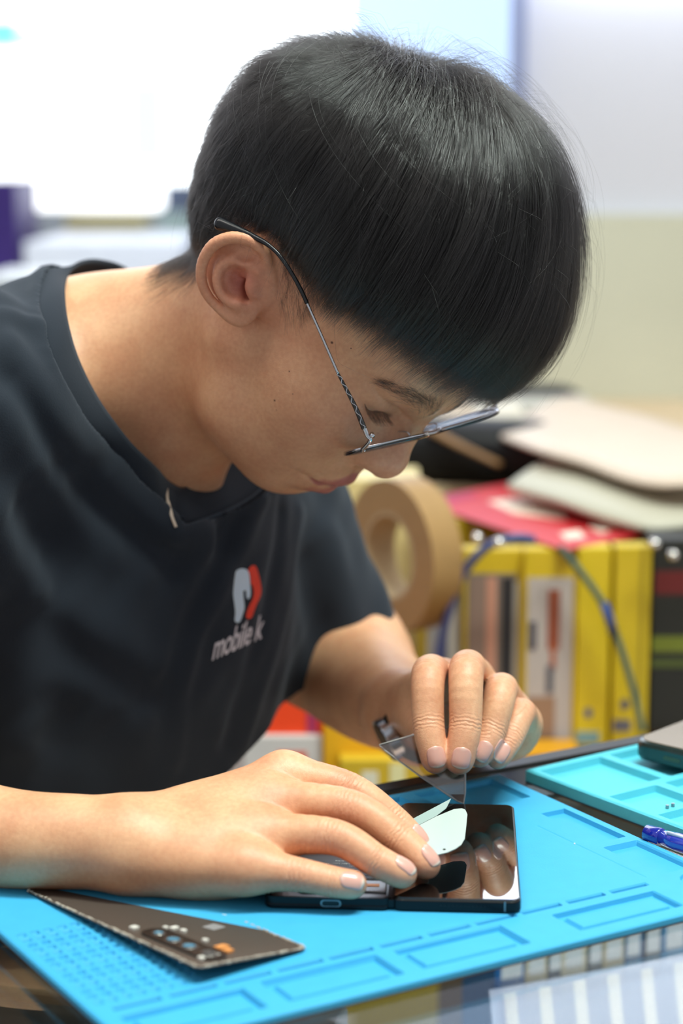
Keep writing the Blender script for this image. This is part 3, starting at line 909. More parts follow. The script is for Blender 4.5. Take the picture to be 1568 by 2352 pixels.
def build_phone():
    o = empty('folding_phone', 'opened folding phone, right half a glossy black screen, left half stripped to its battery', 'phone', loc=(PH_O[0], PH_O[1], 0))
    blk = pbr('phone_frame', (22, 24, 26), .30, metal=.6, spec=.6); scr = pbr('screen_glass', (4, 4, 5), .015, spec=1.0, ior=1.7, coat=.4)
    grey = pbr('shield_metal', (150, 150, 152), .35, metal=.9, bump=.2, bscale=500); dark = pbr('battery_wrap', (26, 26, 28), .45); white = pbr('print_white', (225, 225, 222), .6)
    W1, W2, D = .0645, .0635, .152
    def add(ob): reparent(ob, o); return ob
    r = add(prism('right_half', rrect(W1, D, .005, 6, -W1 / 2, D / 2), .0005, .0066, blk, None, .0010, 3, PH_M))
    s = add(prism('screen', rrect(W1 - .0022, D - .0026, .0042, 6, -W1 / 2, D / 2), .0064, .0071, scr, None, .0002, 2, PH_M))
    # left half: an open tray
    x0 = -W1 - .0006 - W2; l = add(prism('left_half', rrect(W2, D, .005, 6, x0 + W2 / 2, D / 2), .0005, .0030, blk, None, .0006, 2, PH_M))
    rim = []
    outer = rrect(W2, D, .005, 6, x0 + W2 / 2, D / 2); inn = rrect(W2 - .003, D - .003, .004, 6, x0 + W2 / 2, D / 2)
    bm = bmesh.new(); vo = [bm.verts.new((p[0], p[1], z)) for z in (.0030, .0066) for p in outer]; vi = [bm.verts.new((p[0], p[1], z)) for z in (.0030, .0066) for p in inn]; n = len(outer)
    for k in range(n):
        k2 = (k + 1) % n
        bm.faces.new((vo[k], vo[k2], vo[n + k2], vo[n + k])); bm.faces.new((vi[k], vi[n + k], vi[n + k2], vi[k2])); bm.faces.new((vo[n + k], vo[n + k2], vi[n + k2], vi[n + k]))
    bmesh.ops.transform(bm, matrix=PH_M, verts=bm.verts[:]); add(bm_obj('side_frame', bm, blk))
    h = add(box('hinge', (-W1 - .0020, .0015, .0012), (-W1 + .0012, D - .0015, .0060), blk, None, .0006, PH_M))
    # battery and shields
    bat = add(prism('battery', rrect(.046, .066, .002, 3, x0 + .034, .063), .0030, .0058, dark, None, .0004, 2, PH_M))
    lab = prism('battery_label', rrect(.042, .050, .001, 2, x0 + .034, .060), .0058, .00592, pbr('label_black', (34, 33, 34), .4), None, 0, 1, PH_M)
    reparent2(lab, bat, o)
    Mt = PH_M @ Matrix.Translation((x0 + .050, .036, .00595)) @ Matrix.Rotation(math.pi, 4, 'Z')
    for (dx, dy, sz, tx) in ((.000, -.006, .0058, 'c\u2009UL us'), (.004, .0, .0030, 'Li-ion  01 H'), (.002, -.0125, .0020, 'S03160IN'), (.0, -.016, .0020, 'CAUTION 3.88V 2200mAh'), (.0, -.020, .0020, 'Do not dispose in fire'), (.0, -.024, .0016, 'EB-BF 4400  RECYCLE')):
        t_ = text_obj('battery_print', tx, sz, Mt @ Matrix.Translation((dx, dy, 0)), white, None, .00002); reparent2(t_, bat, o)
    parts = [('shield', (x0 + .003, .003, .0030), (x0 + .030, .026, .0049)), ('shield', (x0 + .032, .004, .0030), (x0 + .044, .025, .0052)), ('shield', (x0 + .046, .003, .0030), (x0 + .061, .012, .0046)), ('shield', (x0 + .004, .100, .0030), (x0 + .026, .146, .0050)), ('shield', (x0 + .028, .102, .0030), (x0 + .058, .118, .0048))]
    for nm, a, b in parts: add(box(nm, a, b, grey, None, .0004, PH_M))
    add(box('sim_socket', (x0 + .0465, .0135, .0030), (x0 + .0605, .0290, .0054), grey, None, .0005, PH_M))
    add(box('copper_coil', (x0 + .0500, .0200, .0054), (x0 + .0570, .0235, .0057), pbr('copper', (176, 110, 60), .4, metal=.8), None, .0001, PH_M))
    add(box('ribbon_cable', (x0 + .047, .0300, .0052), (x0 + .060, .0325, .0056), white, None, .0001, PH_M))
    for k in range(5): add(box('ribbon_cable', (x0 + .030 + k * .0052, .120, .0030), (x0 + .0325 + k * .0052, .148, .0050 + .0002 * k), white if k % 2 == 0 else pbr('flex_black', (18, 18, 22), .3), None, .0002, PH_M))
    add(prism('speaker_vent', rrect(.012, .0065, .003, 4, x0 + .022, .0125), .0049, .0055, pbr('vent_dark', (40, 40, 42), .5), None, .0002, 1, PH_M))
    for k in range(7):
        cx, cy = [(x0 + .004, .028), (x0 + .031, .0025 + .001), (x0 + .045, .027), (x0 + .0455, .0055), (x0 + .028, .098), (x0 + .059, .100), (x0 + .004, .098)][k]
        add(prism('screw', [(cx + .0011 * math.cos(a * math.pi / 5), cy + .0011 * math.sin(a * math.pi / 5)) for a in range(10)], .0030, .0056, grey, None, 0, 1, PH_M))
    # charging port and speaker holes in the front edge
    Mf = PH_M @ Matrix.Rotation(math.radians(90), 4, 'X')
    add(prism('charging_port', rrect(.0088, .0026, .0012, 4, x0 + .0335, .0036), -.0002, .0002, pbr('port_dark', (8, 8, 8), .3), None, 0, 1, Mf))
    add(prism('port_rim', rrect(.0104, .0036, .0017, 4, x0 + .0335, .0036), -.0001, .0001, grey, None, 0, 1, Mf))
    for k in range(12): add(prism('speaker_hole', [(-.0400 + .0020 * k + .0005 * math.cos(a * math.pi / 4), .0036 + .0005 * math.sin(a * math.pi / 4)) for a in range(8)], -.0001, .0002, pbr('hole_dark', (6, 6, 6), .4) if k == 0 else bpy.data.materials['hole_dark'], None, 0, 1, Mf))
    add(box('antenna_band', (-.0085, -.0001, .0012), (-.0078, .0001, .0064), grey, None, 0, PH_M))
    return o

def reparent2(o, part, root):
    o.parent = part; o.matrix_parent_inverse = (Matrix.Translation(Vector(root.location)) @ part.matrix_basis @ Matrix.Identity(4)).inverted() if False else Matrix.Identity(4)
    o.matrix_parent_inverse = Matrix.Identity(4)

def build_panel():
    A = G(55, 2043, .0012); B = G(455, 2224, .0085); C = G(686, 2168, .0012)
    ex = A - B; L = np.linalg.norm(ex); ex /= L; ey = C - B; ey -= ex * (ey @ ex); Wd = np.linalg.norm(ey); ey /= Wd
    M = frame_M(B, ey, ex)          # x across, y along, z up
    if M.to_3x3().col[2].z < 0: M = frame_M(B, ey, ex) @ Matrix.Rotation(0, 4, 'X')
    o = empty('phone_back_cover', 'dark brown phone back cover lying inside up with camera rings and glue along its rim', 'phone cover', loc=tuple(B))
    br = pbr('cover_brown', (74, 64, 58), .34, spec=.5, noise=.06, nscale=40, bump=.08, bscale=700)
    def add(x): reparent(x, o); return x
    add(prism('cover_sheet', rrect(Wd, L, .0045, 6, Wd / 2, L / 2), -.0007, .0, br, None, .0002, 1, M))
    # crumbly glue line around the rim
    pts = rrect(Wd - .0016, L - .0016, .0040, 6, Wd / 2, L / 2); pts3 = []
    P3 = spline([(p[0], p[1], 0) for p in pts], 1, True)
    dens = []
    for k in range(len(P3)):
        a, b = P3[k], P3[(k + 1) % len(P3)]; n = max(1, int(np.linalg.norm(b - a) / .0007))
        for i in range(n): dens.append(a + (b - a) * i / n)
    bm = bmesh.new(); g = np.random.default_rng(3)
    for q in dens:
        c = q + np.array([g.normal(0, .00022), g.normal(0, .00022), .00012]); r = abs(g.normal(.00034, .00016)) + .00012
        if g.random() < .25: continue
        vs = [bm.verts.new(M @ Vector((c[0] + r * sx * g.uniform(.5, 1.4), c[1] + r * sy * g.uniform(.5, 1.4), c[2] + r * .7 * sz))) for sx in (-1, 1) for sy in (-1, 1) for sz in (-1, 1)]
        for f in ((0, 1, 3, 2), (4, 6, 7, 5), (0, 4, 5, 1), (2, 3, 7, 6), (0, 2, 6, 4), (1, 5, 7, 3)): bm.faces.new([vs[i] for i in f])
    add(bm_obj('glue_residue', bm, pbr('glue', (176, 164, 150), .7)))
    inv = M.inverted()
    def onp(px, py):
        d = ray(px, py); nrm = np.array(M.to_3x3().col[2]); t = ((B - np.array([0, 0, ZC])) @ nrm) / (d @ nrm); return inv @ Vector(d * t + np.array([0, 0, ZC]))
    c = [onp(*p) for p in [(364, 2147), (398, 2162), (434, 2177), (480, 2194)]]
    a, b = c[0], c[3]; mid = (a + b) / 2; dr = (b - a); ang = math.atan2(dr.y, dr.x); ln = dr.length
    Mb = M @ Matrix.Translation((mid.x, mid.y, 0)) @ Matrix.Rotation(ang, 4, 'Z')
    hs = add(prism('camera_island', rrect(ln + .017, .0150, .007, 8), .0, .0009, pbr('island_black', (20, 18, 18), .3), None, .0003, 2, Mb))
    ring = pbr('ring_metal', (120, 116, 112), .3, metal=.9); gl = pbr('lens_hole', (70, 130, 160), .1, spec=.8)
    for k, q in enumerate(c):
        r = .0046 if k else .0036
        Mq = M @ Matrix.Translation((q.x, q.y, .0009))
        bm = bmesh.new(); n = 28
        for i in range(n):
            w0, w1 = 2 * math.pi * i / n, 2 * math.pi * (i + 1) / n
            for (ra, rb, za, zb) in ((r, r * .82, .0, .0007), (r * .82, r * .66, .0007, .0)):
                bm.faces.new([bm.verts.new((ra * math.cos(w0), ra * math.sin(w0), za)), bm.verts.new((ra * math.cos(w1), ra * math.sin(w1), za)), bm.verts.new((rb * math.cos(w1), rb * math.sin(w1), zb)), bm.verts.new((rb * math.cos(w0), rb * math.sin(w0), zb))])
        bmesh.ops.remove_doubles(bm, verts=bm.verts[:], dist=1e-6); bmesh.ops.transform(bm, matrix=Mq, verts=bm.verts[:]); add(bm_obj('lens_ring', bm, ring, None, True))
        add(prism('lens_opening', [(r * .66 * math.cos(i * math.pi / 10), r * .66 * math.sin(i * math.pi / 10)) for i in range(20)], .0, .0002, gl if k < 3 else pbr('hole_grey', (60, 62, 66), .3), None, 0, 1, Mq))
    wt = pbr('sticker_white', (206, 200, 192), .6); og = pbr('orange_tape', (206, 134, 74), .5)
    for (px, py, w, h, m_, nm) in [(308, 2133, .0042, .0035, wt, 'foam_pad'), (400, 2134, .0045, .0030, wt, 'foam_pad'), (421, 2140, .0028, .0030, wt, 'foam_pad'), (380, 2133, .0024, .0026, wt, 'foam_pad'), (471, 2162, .0028, .0028, wt, 'foam_pad'), (519, 2104, .0040, .0030, wt, 'foam_pad'), (463, 2203, .0030, .0034, wt, 'foam_pad'), (497, 2196, .0026, .0026, wt, 'foam_pad'),
            (491, 2129, .0088, .0080, pbr('grey_patch', (128, 124, 124), .7), 'printed_patch'), (509, 2178, .0070, .0048, og, 'orange_tape'), (523, 2186, .0048, .0040, og, 'orange_tape')]:
        q = onp(px, py); add(prism(nm, rrect(w, h, .0006, 2), .0, .0011 if nm != 'printed_patch' else .0001, m_, None, 0, 1, M @ Matrix.Translation((q.x, q.y, .0)) @ Matrix.Rotation(.2, 4, 'Z')))
    return o

def sheet(name, pts, th, mat, parent=None, mat2=None):
    """a thin solid sheet through 3-d points lying (nearly) in a plane"""
    p = np.array(pts); c = p.mean(0); _, _, vt = np.linalg.svd(p - c); n = vt[2]
    if n[1] > 0: n = -n
    a = vt[0]; b = np.cross(n, a)
    M = Matrix(((a[0], b[0], n[0], c[0]), (a[1], b[1], n[1], c[1]), (a[2], b[2], n[2], c[2]), (0, 0, 0, 1)))
    q = [((v - c) @ a, (v - c) @ b) for v in p]
    return prism(name, q, -th, 0, mat, parent, 0, 1, M), M, (lambda px, py: plane_hit(px, py, c, n, M))

def plane_hit(px, py, c, n, M):
    d = ray(px, py); t = ((c - np.array([0, 0, ZC])) @ n) / (d @ n); return M.inverted() @ Vector(d * t + np.array([0, 0, ZC]))

def build_flaps():
    wh = pbr('white_film', (172, 186, 183), .35, spec=.4, coat=.2); bk = pbr('film_black', (8, 8, 8), .5)
    def PP(px, py, Y0, Y1, y0=1858, y1=1962):
        return P(px, py, Y0 + (Y1 - Y0) * (py - y0) / (y1 - y0))
    f = empty('white_battery_cover_film', 'stiff white film flap pinched by the near fingertips above the screen', 'film', loc=tuple(P(1005, 1950, .99)))
    pts = [PP(x, y, 1.040, .980) for x, y in [(925, 1915), (1000, 1876), (1042, 1858), (1060, 1856), (1068, 1859), (1073, 1870), (1071, 1892), (1067, 1926), (1059, 1940), (1046, 1949), (1027, 1957), (1005, 1962), (975, 1955)]]
    s, M, hit = sheet('film', pts, .0004, wh); under(f, s)
    s2, _, _ = sheet('film_backing', [p + np.array([0, .0006, 0]) for p in pts], .0003, bk); under(f, s2)
    q = hit(1020, 1951); under(f, prism('punched_hole', [(.0011 * math.cos(a * math.pi / 8), .0008 * math.sin(a * math.pi / 8)) for a in range(16)], 0, .00006, bk, None, 0, 1, M @ Matrix.Translation((q.x, q.y, 0))))
    g = empty('grey_battery_flap', 'thin grey green film strip rising behind the white flap', 'film', loc=tuple(P(990, 1880, 1.045)))
    pts = [P(x, y, Y) for x, y, Y in [(935, 1888, 1.04), (1036, 1832, 1.060), (1030, 1846, 1.056), (1024, 1858, 1.052), (1000, 1876, 1.045), (958, 1900, 1.035)]]
    s, _, _ = sheet('strip', pts, .0004, pbr('grey_film', (150, 168, 164), .35, spec=.5)); under(g, s)
    return f, g

def clear_mat(name, tint=(235, 238, 240), gloss=1.0, rough=.04, base=.12):
    """thin clear plastic or glass sheet: see-through with a mirror-like face"""
    m = bpy.data.materials.new(name); m.use_nodes = True; nt = m.node_tree; nt.nodes.clear(); L = nt.links
    tr = nt.nodes.new('ShaderNodeBsdfTransparent'); tr.inputs[0].default_value = lin(tint)
    gl = nt.nodes.new('ShaderNodeBsdfGlossy'); gl.inputs['Roughness'].default_value = rough
    fr = nt.nodes.new('ShaderNodeFresnel'); fr.inputs[0].default_value = 1.5
    ad = nt.nodes.new('ShaderNodeMath'); ad.operation = 'MULTIPLY_ADD'; ad.inputs[1].default_value = gloss; ad.inputs[2].default_value = base; ad.use_clamp = True
    mx = nt.nodes.new('ShaderNodeMixShader'); o = nt.nodes.new('ShaderNodeOutputMaterial')
    L.new(fr.outputs[0], ad.inputs[0]); L.new(ad.outputs[0], mx.inputs[0]); L.new(tr.outputs[0], mx.inputs[1]); L.new(gl.outputs[0], mx.inputs[2]); L.new(mx.outputs[0], o.inputs[0])
    return m

def build_scraper():
    o = empty('clear_plastic_opening_card', 'clear plastic triangular pry card held in the far hand, tip down on the phone', 'pry card', loc=tuple(P(1060, 1840, 1.10)))
    pts = [P(x, y, Y) for x, y, Y in [(871, 1712, 1.111), (884, 1724, 1.110), (960, 1780, 1.105), (1040, 1834, 1.0995), (1052, 1841, 1.0990), (1064, 1846, 1.0985), (1068, 1820, 1.1005), (1068, 1700, 1.112), (1040, 1668, 1.115), (944, 1690, 1.113)]]
    s, M, hit = sheet('card', pts, .0009, clear_mat('clear_plastic', (238, 230, 226), .8, .10, .10)); under(o, s)
    edge = tube('card_edge', [p + np.array([0, .0004, 0]) for p in pts], .00055, pbr('plastic_edge', (214, 212, 208), .2, spec=.7, alpha=.75), None, 6, True); under(o, edge)
    a, b = hit(1040, 1826), hit(1066, 1838)
    tip = [P(x, y, Y) - np.array([0, .0004, 0]) for x, y, Y in [(1034, 1824, 1.1003), (1066, 1824, 1.1003), (1064, 1843, 1.0988), (1050, 1838, 1.0993)]]
    t_, _, _ = sheet('smudged_tip', tip, .0002, pbr('smudge', (96, 84, 80), .6)); under(o, t_)
    return o

# ------------------------------------------------------------------ eyeglasses
def build_glasses(headn):
    o = empty('eyeglasses', 'thin silver and black round eyeglasses low on the bowed face of the person', 'glasses', loc=tuple(H(.10, 0, .01)))
    silver = pbr('silver_metal', (205, 205, 210), .14, metal=1.0); dkm = pbr('black_enamel', (14, 15, 20), .12, spec=.8, coat=.6)
    lensm = clear_mat('lens_glass', (246, 246, 250), .35, .01, .015)
    tb = pbr('temple_tip_plastic', (12, 13, 17), .22, spec=.6)
    ends = {}
    cn, cf = H(.1065, -.0345, .0040), H(.1055, .0345, .0175); lat = (cf - cn) / np.linalg.norm(cf - cn)
    for sg, nm in ((-1, 'near'), (1, 'far')):
        c = cn if sg < 0 else cf
        a = lat * sg - HF * .06; a /= np.linalg.norm(a)
        b = HU * .93 + HF * .34; b -= a * (b @ a); b /= np.linalg.norm(b); n = np.cross(a, b); n *= np.sign(n @ HF)
        ring = []
        for k in range(64):
            w = 2 * math.pi * k / 64; rx, ry = .0260, .0248
            e = 1 + .035 * math.cos(4 * w)
            ring.append(c + a * rx * math.cos(w) * e + b * ry * math.sin(w) * e)
        ring = np.array(ring)
        r1 = tube('rim', ring, .00085, silver, None, 8, True); under(o, r1)
        r2 = tube('rim_inlay', ring + n * .0010, .00095, dkm, None, 8, True, ); under(o, r2)
        # the lens: a shallow glass disc of real thickness
        bm = bmesh.new(); rows = []
        for side, off in ((0, .0009), (1, -.0009)):
            cen = bm.verts.new(c + n * (off + .0016)); prev = None; rr = []
            for q in (.35, .7, 1.0):
                row = [bm.verts.new(c + (ring[k] - c) * q * .985 + n * (off + .0016 * (1 - q * q))) for k in range(64)]
                for k in range(64):
                    k2 = (k + 1) % 64
                    if prev is None: bm.faces.new((cen, row[k], row[k2]))
                    else: bm.faces.new((prev[k], row[k], row[k2], prev[k2]))
                prev = row
            rows.append(prev)
        for k in range(64): bm.faces.new((rows[0][k], rows[0][(k + 1) % 64], rows[1][(k + 1) % 64], rows[1][k]))
        under(o, bm_obj('lens', bm, lensm, None, True))
        hk = c + a * .0255 + b * .006
        ends[nm] = (hk, a, b, n, c)
    # bridge
    (h1, a1, b1, n1, c1), (h2, a2, b2, n2, c2) = ends['near'], ends['far']
    p0 = c1 - a1 * .0245 + b1 * .004; p1 = c2 - a2 * .0245 + b2 * .004
    mid = (p0 + p1) / 2 + HU * .0030 + HF * .0015
    under(o, tube('bridge', spline([p0, p0 * .7 + mid * .3 + HU * .001, mid, p1 * .7 + mid * .3 + HU * .001, p1], 6), .0010, silver, None, 8))
    for sg, (hk, a, b, n, c) in ((-1, ends['near']), (1, ends['far'])):
        pc = H(.0955, .0105 * sg, -.0010)
        Mx = frame_M(pc, HU * .95 + HF * .3, HF * .9 + HL * sg * .4)
        bm = bmesh.new(); bmesh.ops.create_uvsphere(bm, u_segments=16, v_segments=10, radius=1); bmesh.ops.transform(bm, matrix=Mx @ Matrix.Diagonal((.0065, .0038, .0013, 1)), verts=bm.verts[:])
        under(o, bm_obj('nose_pad', bm, pbr('pad_silicone', (226, 216, 214), .25, alpha=.6), None, True))
        st = c - a * .0225 - b * .001
        under(o, tube('pad_arm', spline([st, st - n * .004 + a * .001, pc + HF * .002], 5), .00045, silver, None, 6))
    # temples
    hk, a, b, n, c = ends['near']
    hin = P(846, 1008, 1.108)
    line = [P(846, 1006, 1.107), P(836, 985, 1.106), P(818, 940, 1.105), P(776, 858, 1.103), P(740, 775, 1.103), P(704, 694, 1.104)]
    under(o, tube('end_piece', spline([hk + n * .001, hk + a * .0020 + n * .0008, P(850, 1011, 1.108), P(843, 1000, 1.1072), P(836, 982, 1.106)], 5), [.0013] * 21, silver, None, 10))
    under(o, tube('end_piece_screw', [P(853, 996, 1.1075), P(856, 1003, 1.1055)], .0013, silver, None, 10))
    inl = spline([P(836, 984, 1.1055), P(818, 940, 1.1045), P(796, 896, 1.1035), P(776, 858, 1.103)], 10)
    under(o, tube('temple_inlay', inl, np.interp(np.linspace(0, 1, len(inl)), [0, .2, 1], [.0016, .0015, .0008]), dkm, None, 10))
    tw = []
    for k, q in enumerate(np.repeat(inl, 1, 0)): tw.append(q + ray(800, 900) * -.0013 / 1.0 + np.array([1, 0, .3]) * .0008 * math.sin(k * 1.25))
    under(o, tube('temple_engraving', spline(tw, 3), .00028, silver, None, 6))
    ln = spline([P(776, 858, 1.103), P(740, 775, 1.103), P(704, 694, 1.104)], 8)
    under(o, tube('temple_near_silver', ln, .00085, silver, None, 10))
    o_t = tube('temple_near_tip', spline([P(705, 697, 1.104), P(690, 664, 1.1045), P(668, 625, 1.1065), P(640, 585, 1.110), P(612, 560, 1.1145), P(580, 543, 1.119), P(545, 529, 1.123), P(512, 516, 1.127), P(497, 511, 1.129)], 6), 0.001, tb, None, 14)
    me = o_t.data; pts = spline([P(705, 697, 1.104), P(690, 664, 1.1045), P(668, 625, 1.1065), P(640, 585, 1.110), P(612, 560, 1.1145), P(580, 543, 1.119), P(545, 529, 1.123), P(512, 516, 1.127), P(497, 511, 1.129)], 6)
    rad = np.interp(np.linspace(0, 1, len(pts)), [0, .45, .62, .80, .93, 1], [.0012, .0012, .0018, .0032, .0040, .0026])
    bpy.data.objects.remove(o_t)
    under(o, tube('temple_tip', pts, rad, tb, None, 14))
    hk, a, b, n, c = ends['far']
    e0 = hk + a * .003; fl = [hk + n * .001, e0 + a * .003 - n * .000, e0 + a * .0045 - HF * .006, H(.070, .0770, .020), H(.03, .079, .015), H(.004, .080, .020), H(-.012, .080, .012), H(-.024, .078, -.006)]
    sp = spline(fl, 6); under(o, tube('temple', sp, np.interp(np.linspace(0, 1, len(sp)), [0, .12, .3, .6, .7, 1], [.0017, .0016, .0009, .0009, .0012, .0022]), silver, None, 10))
    under(o, tube('end_piece_screw', [e0 + b * .0030, e0 - b * .0030], .0014, silver, None, 10))
    return o

# ------------------------------------------------------------------ wristwatch on the far wrist
def build_watch():
    c = P(974, 1650, 1.236); ax = P(905, 1625, 1.29) - P(1000, 1670, 1.20); ax /= np.linalg.norm(ax)
    o = empty('wristwatch', 'black wristwatch with steel case on the far wrist, half hidden by the fingers', 'watch', loc=tuple(c))
    u = np.cross(ax, [0, 0, 1.0]); u /= np.linalg.norm(u); v = np.cross(u, ax)
    ringp = [c + u * .0262 * math.cos(w) + v * .0262 * math.sin(w) for w in np.linspace(0, 2 * math.pi, 40, endpoint=False)]
    blk = pbr('strap_black', (16, 16, 18), .5); st = pbr('steel', (190, 194, 202), .2, metal=1.0)
    R_, Vv, F = 40, [], []
    for p in ringp:
        r_ = (p - c); r_ /= np.linalg.norm(r_)
        for s, t in ((-1, 0), (1, 0), (1, 1), (-1, 1)): Vv.append(p + ax * .009 * s + r_ * .0022 * t)
    for k in range(40):
        for j in range(4): F.append((k * 4 + j, k * 4 + (j + 1) % 4, ((k + 1) % 40) * 4 + (j + 1) % 4, ((k + 1) % 40) * 4 + j))
    s_ = mesh('strap', Vv, F, blk); under(o, s_)
    fdir = np.array([-.12, -.95, -.05]); fdir -= ax * (fdir @ ax); fdir /= np.linalg.norm(fdir); top = c + fdir * .0265
    Mx = frame_M(top, np.cross(ax, fdir), ax) if False else frame_M(top, ax, np.cross(fdir, ax))
    under(o, prism('case', [(.0145 * math.cos(i * math.pi / 16), .0145 * math.sin(i * math.pi / 16)) for i in range(32)], -.004, .004, st, None, .0008, 2, Mx))
    under(o, prism('dial', [(.0122 * math.cos(i * math.pi / 16), .0122 * math.sin(i * math.pi / 16)) for i in range(32)], .004, .0043, pbr('dial_black', (12, 14, 20), .1, coat=.5), None, 0, 1, Mx))
    return o
# ------------------------------------------------------------------ skin and cloth materials
MOLES = [(762, 787, .0007, 1.12), (630, 920, .0006, 1.14), (806, 800, .0004, 1.12), (664, 853, .0004, 1.13), (672, 905, .0003, 1.14), (634, 942, .0003, 1.14), (868, 996, .0004, 1.13)]

def skin_material(moles):
    m, nt, b = new_mat('skin'); L = nt.links; N = nt.nodes.new
    at = N('ShaderNodeAttribute'); at.attribute_name = 'tint'
    tc = N('ShaderNodeTexCoord')
    n1 = N('ShaderNodeTexNoise'); n1.inputs['Scale'].default_value = 38; n1.inputs['Detail'].default_value = 6; L.new(tc.outputs['Object'], n1.inputs['Vector'])
    n2 = N('ShaderNodeTexNoise'); n2.inputs['Scale'].default_value = 420; n2.inputs['Detail'].default_value = 3; L.new(tc.outputs['Object'], n2.inputs['Vector'])
    r1 = N('ShaderNodeValToRGB'); r1.color_ramp.elements[0].position = .32; r1.color_ramp.elements[0].color = (.90, .76, .72, 1); r1.color_ramp.elements[1].position = .68; r1.color_ramp.elements[1].color = (1.06, 1.04, 1.02, 1)
    L.new(n1.outputs['Fac'], r1.inputs[0])
    r2 = N('ShaderNodeValToRGB'); r2.color_ramp.elements[0].position = .3; r2.color_ramp.elements[0].color = (.93, .88, .86, 1); r2.color_ramp.elements[1].position = .7; r2.color_ramp.elements[1].color = (1.04, 1.04, 1.04, 1)
    L.new(n2.outputs['Fac'], r2.inputs[0])
    def mul(a, c):
        x = N('ShaderNodeMix'); x.data_type = 'RGBA'; x.blend_type = 'MULTIPLY'; x.inputs[0].default_value = 1
        L.new(a, x.inputs[6]); L.new(c, x.inputs[7]); return x.outputs[2]
    col = mul(mul(at.outputs['Color'], r1.outputs[0]), r2.outputs[0])
    for p, r in moles:
        d = N('ShaderNodeVectorMath'); d.operation = 'DISTANCE'; d.inputs[1].default_value = tuple(p); L.new(tc.outputs['Object'], d.inputs[0])
        mr = N('ShaderNodeMapRange'); mr.inputs['From Min'].default_value = r * .6; mr.inputs['From Max'].default_value = r * 1.5; mr.inputs['To Min'].default_value = 1; mr.inputs['To Max'].default_value = 0
        L.new(d.outputs['Value'], mr.inputs['Value'])
        x = N('ShaderNodeMix'); x.data_type = 'RGBA'; L.new(mr.outputs[0], x.inputs[0]); L.new(col, x.inputs[6]); x.inputs[7].default_value = (.09, .028, .014, 1); col = x.outputs[2]
    L.new(col, b.inputs['Base Color'])
    b.inputs['Roughness'].default_value = .47; b.inputs['Specular IOR Level'].default_value = .42
    b.inputs['Subsurface Weight'].default_value = .25; b.inputs['Subsurface Scale'].default_value = .0035; b.inputs['Subsurface Radius'].default_value = (1.0, .35, .18)
    # pores and the creases of the knuckles
    vo = N('ShaderNodeTexVoronoi'); vo.inputs['Scale'].default_value = 1500; L.new(tc.outputs['Object'], vo.inputs['Vector'])
    wa = N('ShaderNodeAttribute'); wa.attribute_name = 'crease'
    sp = N('ShaderNodeSeparateColor'); L.new(wa.outputs['Color'], sp.inputs[0])
    n3 = N('ShaderNodeTexNoise'); n3.inputs['Scale'].default_value = 260; L.new(tc.outputs['Object'], n3.inputs['Vector'])
    ph_ = N('ShaderNodeMath'); ph_.operation = 'MULTIPLY_ADD'; ph_.inputs[1].default_value = 9.0; L.new(n3.outputs['Fac'], ph_.inputs[0]); L.new(sp.outputs[1], ph_.inputs[2])
    sn = N('ShaderNodeMath'); sn.operation = 'SINE'; L.new(ph_.outputs[0], sn.inputs[0])
    pw = N('ShaderNodeMath'); pw.operation = 'MULTIPLY'; L.new(sn.outputs[0], pw.inputs[0]); L.new(sp.outputs[0], pw.inputs[1])
    b1 = N('ShaderNodeBump'); b1.inputs['Strength'].default_value = .22; b1.inputs['Distance'].default_value = .00035; L.new(vo.outputs['Distance'], b1.inputs['Height'])
    b2 = N('ShaderNodeBump'); b2.inputs['Strength'].default_value = .40; b2.inputs['Distance'].default_value = .00040; L.new(pw.outputs[0], b2.inputs['Height']); L.new(b1.outputs['Normal'], b2.inputs['Normal'])
    L.new(b2.outputs['Normal'], b.inputs['Normal'])
    return m

def cloth_material(name, rgb):
    m, nt, b = new_mat(name); L = nt.links; N = nt.nodes.new; tc = N('ShaderNodeTexCoord')
    n1 = N('ShaderNodeTexNoise'); n1.inputs['Scale'].default_value = 900; n1.inputs['Detail'].default_value = 4; L.new(tc.outputs['Object'], n1.inputs['Vector'])
    n2 = N('ShaderNodeTexNoise'); n2.inputs['Scale'].default_value = 14; n2.inputs['Detail'].default_value = 4; L.new(tc.outputs['Object'], n2.inputs['Vector'])
    mx = N('ShaderNodeMix'); mx.data_type = 'RGBA'; c = lin(rgb); mx.inputs[6].default_value = (*[v * .80 for v in c[:3]], 1); mx.inputs[7].default_value = (*[v * 1.25 for v in c[:3]], 1)
    av = N('ShaderNodeMath'); av.operation = 'MULTIPLY_ADD'; av.inputs[1].default_value = .5; L.new(n1.outputs['Fac'], av.inputs[0])
    hv = N('ShaderNodeMath'); hv.operation = 'MULTIPLY'; hv.inputs[1].default_value = .5; L.new(n2.outputs['Fac'], hv.inputs[0]); L.new(hv.outputs[0], av.inputs[2])
    L.new(av.outputs[0], mx.inputs[0]); L.new(mx.outputs[2], b.inputs['Base Color'])
    b.inputs['Roughness'].default_value = .92; b.inputs['Specular IOR Level'].default_value = .2
    b.inputs['Sheen Weight'].default_value = .12; b.inputs['Sheen Roughness'].default_value = .5; b.inputs['Sheen Tint'].default_value = (.6, .68, .8, 1)
    bp = N('ShaderNodeBump'); bp.inputs['Strength'].default_value = .35; bp.inputs['Distance'].default_value = .0004; L.new(n1.outputs['Fac'], bp.inputs['Height']); L.new(bp.outputs['Normal'], b.inputs['Normal'])
    return m

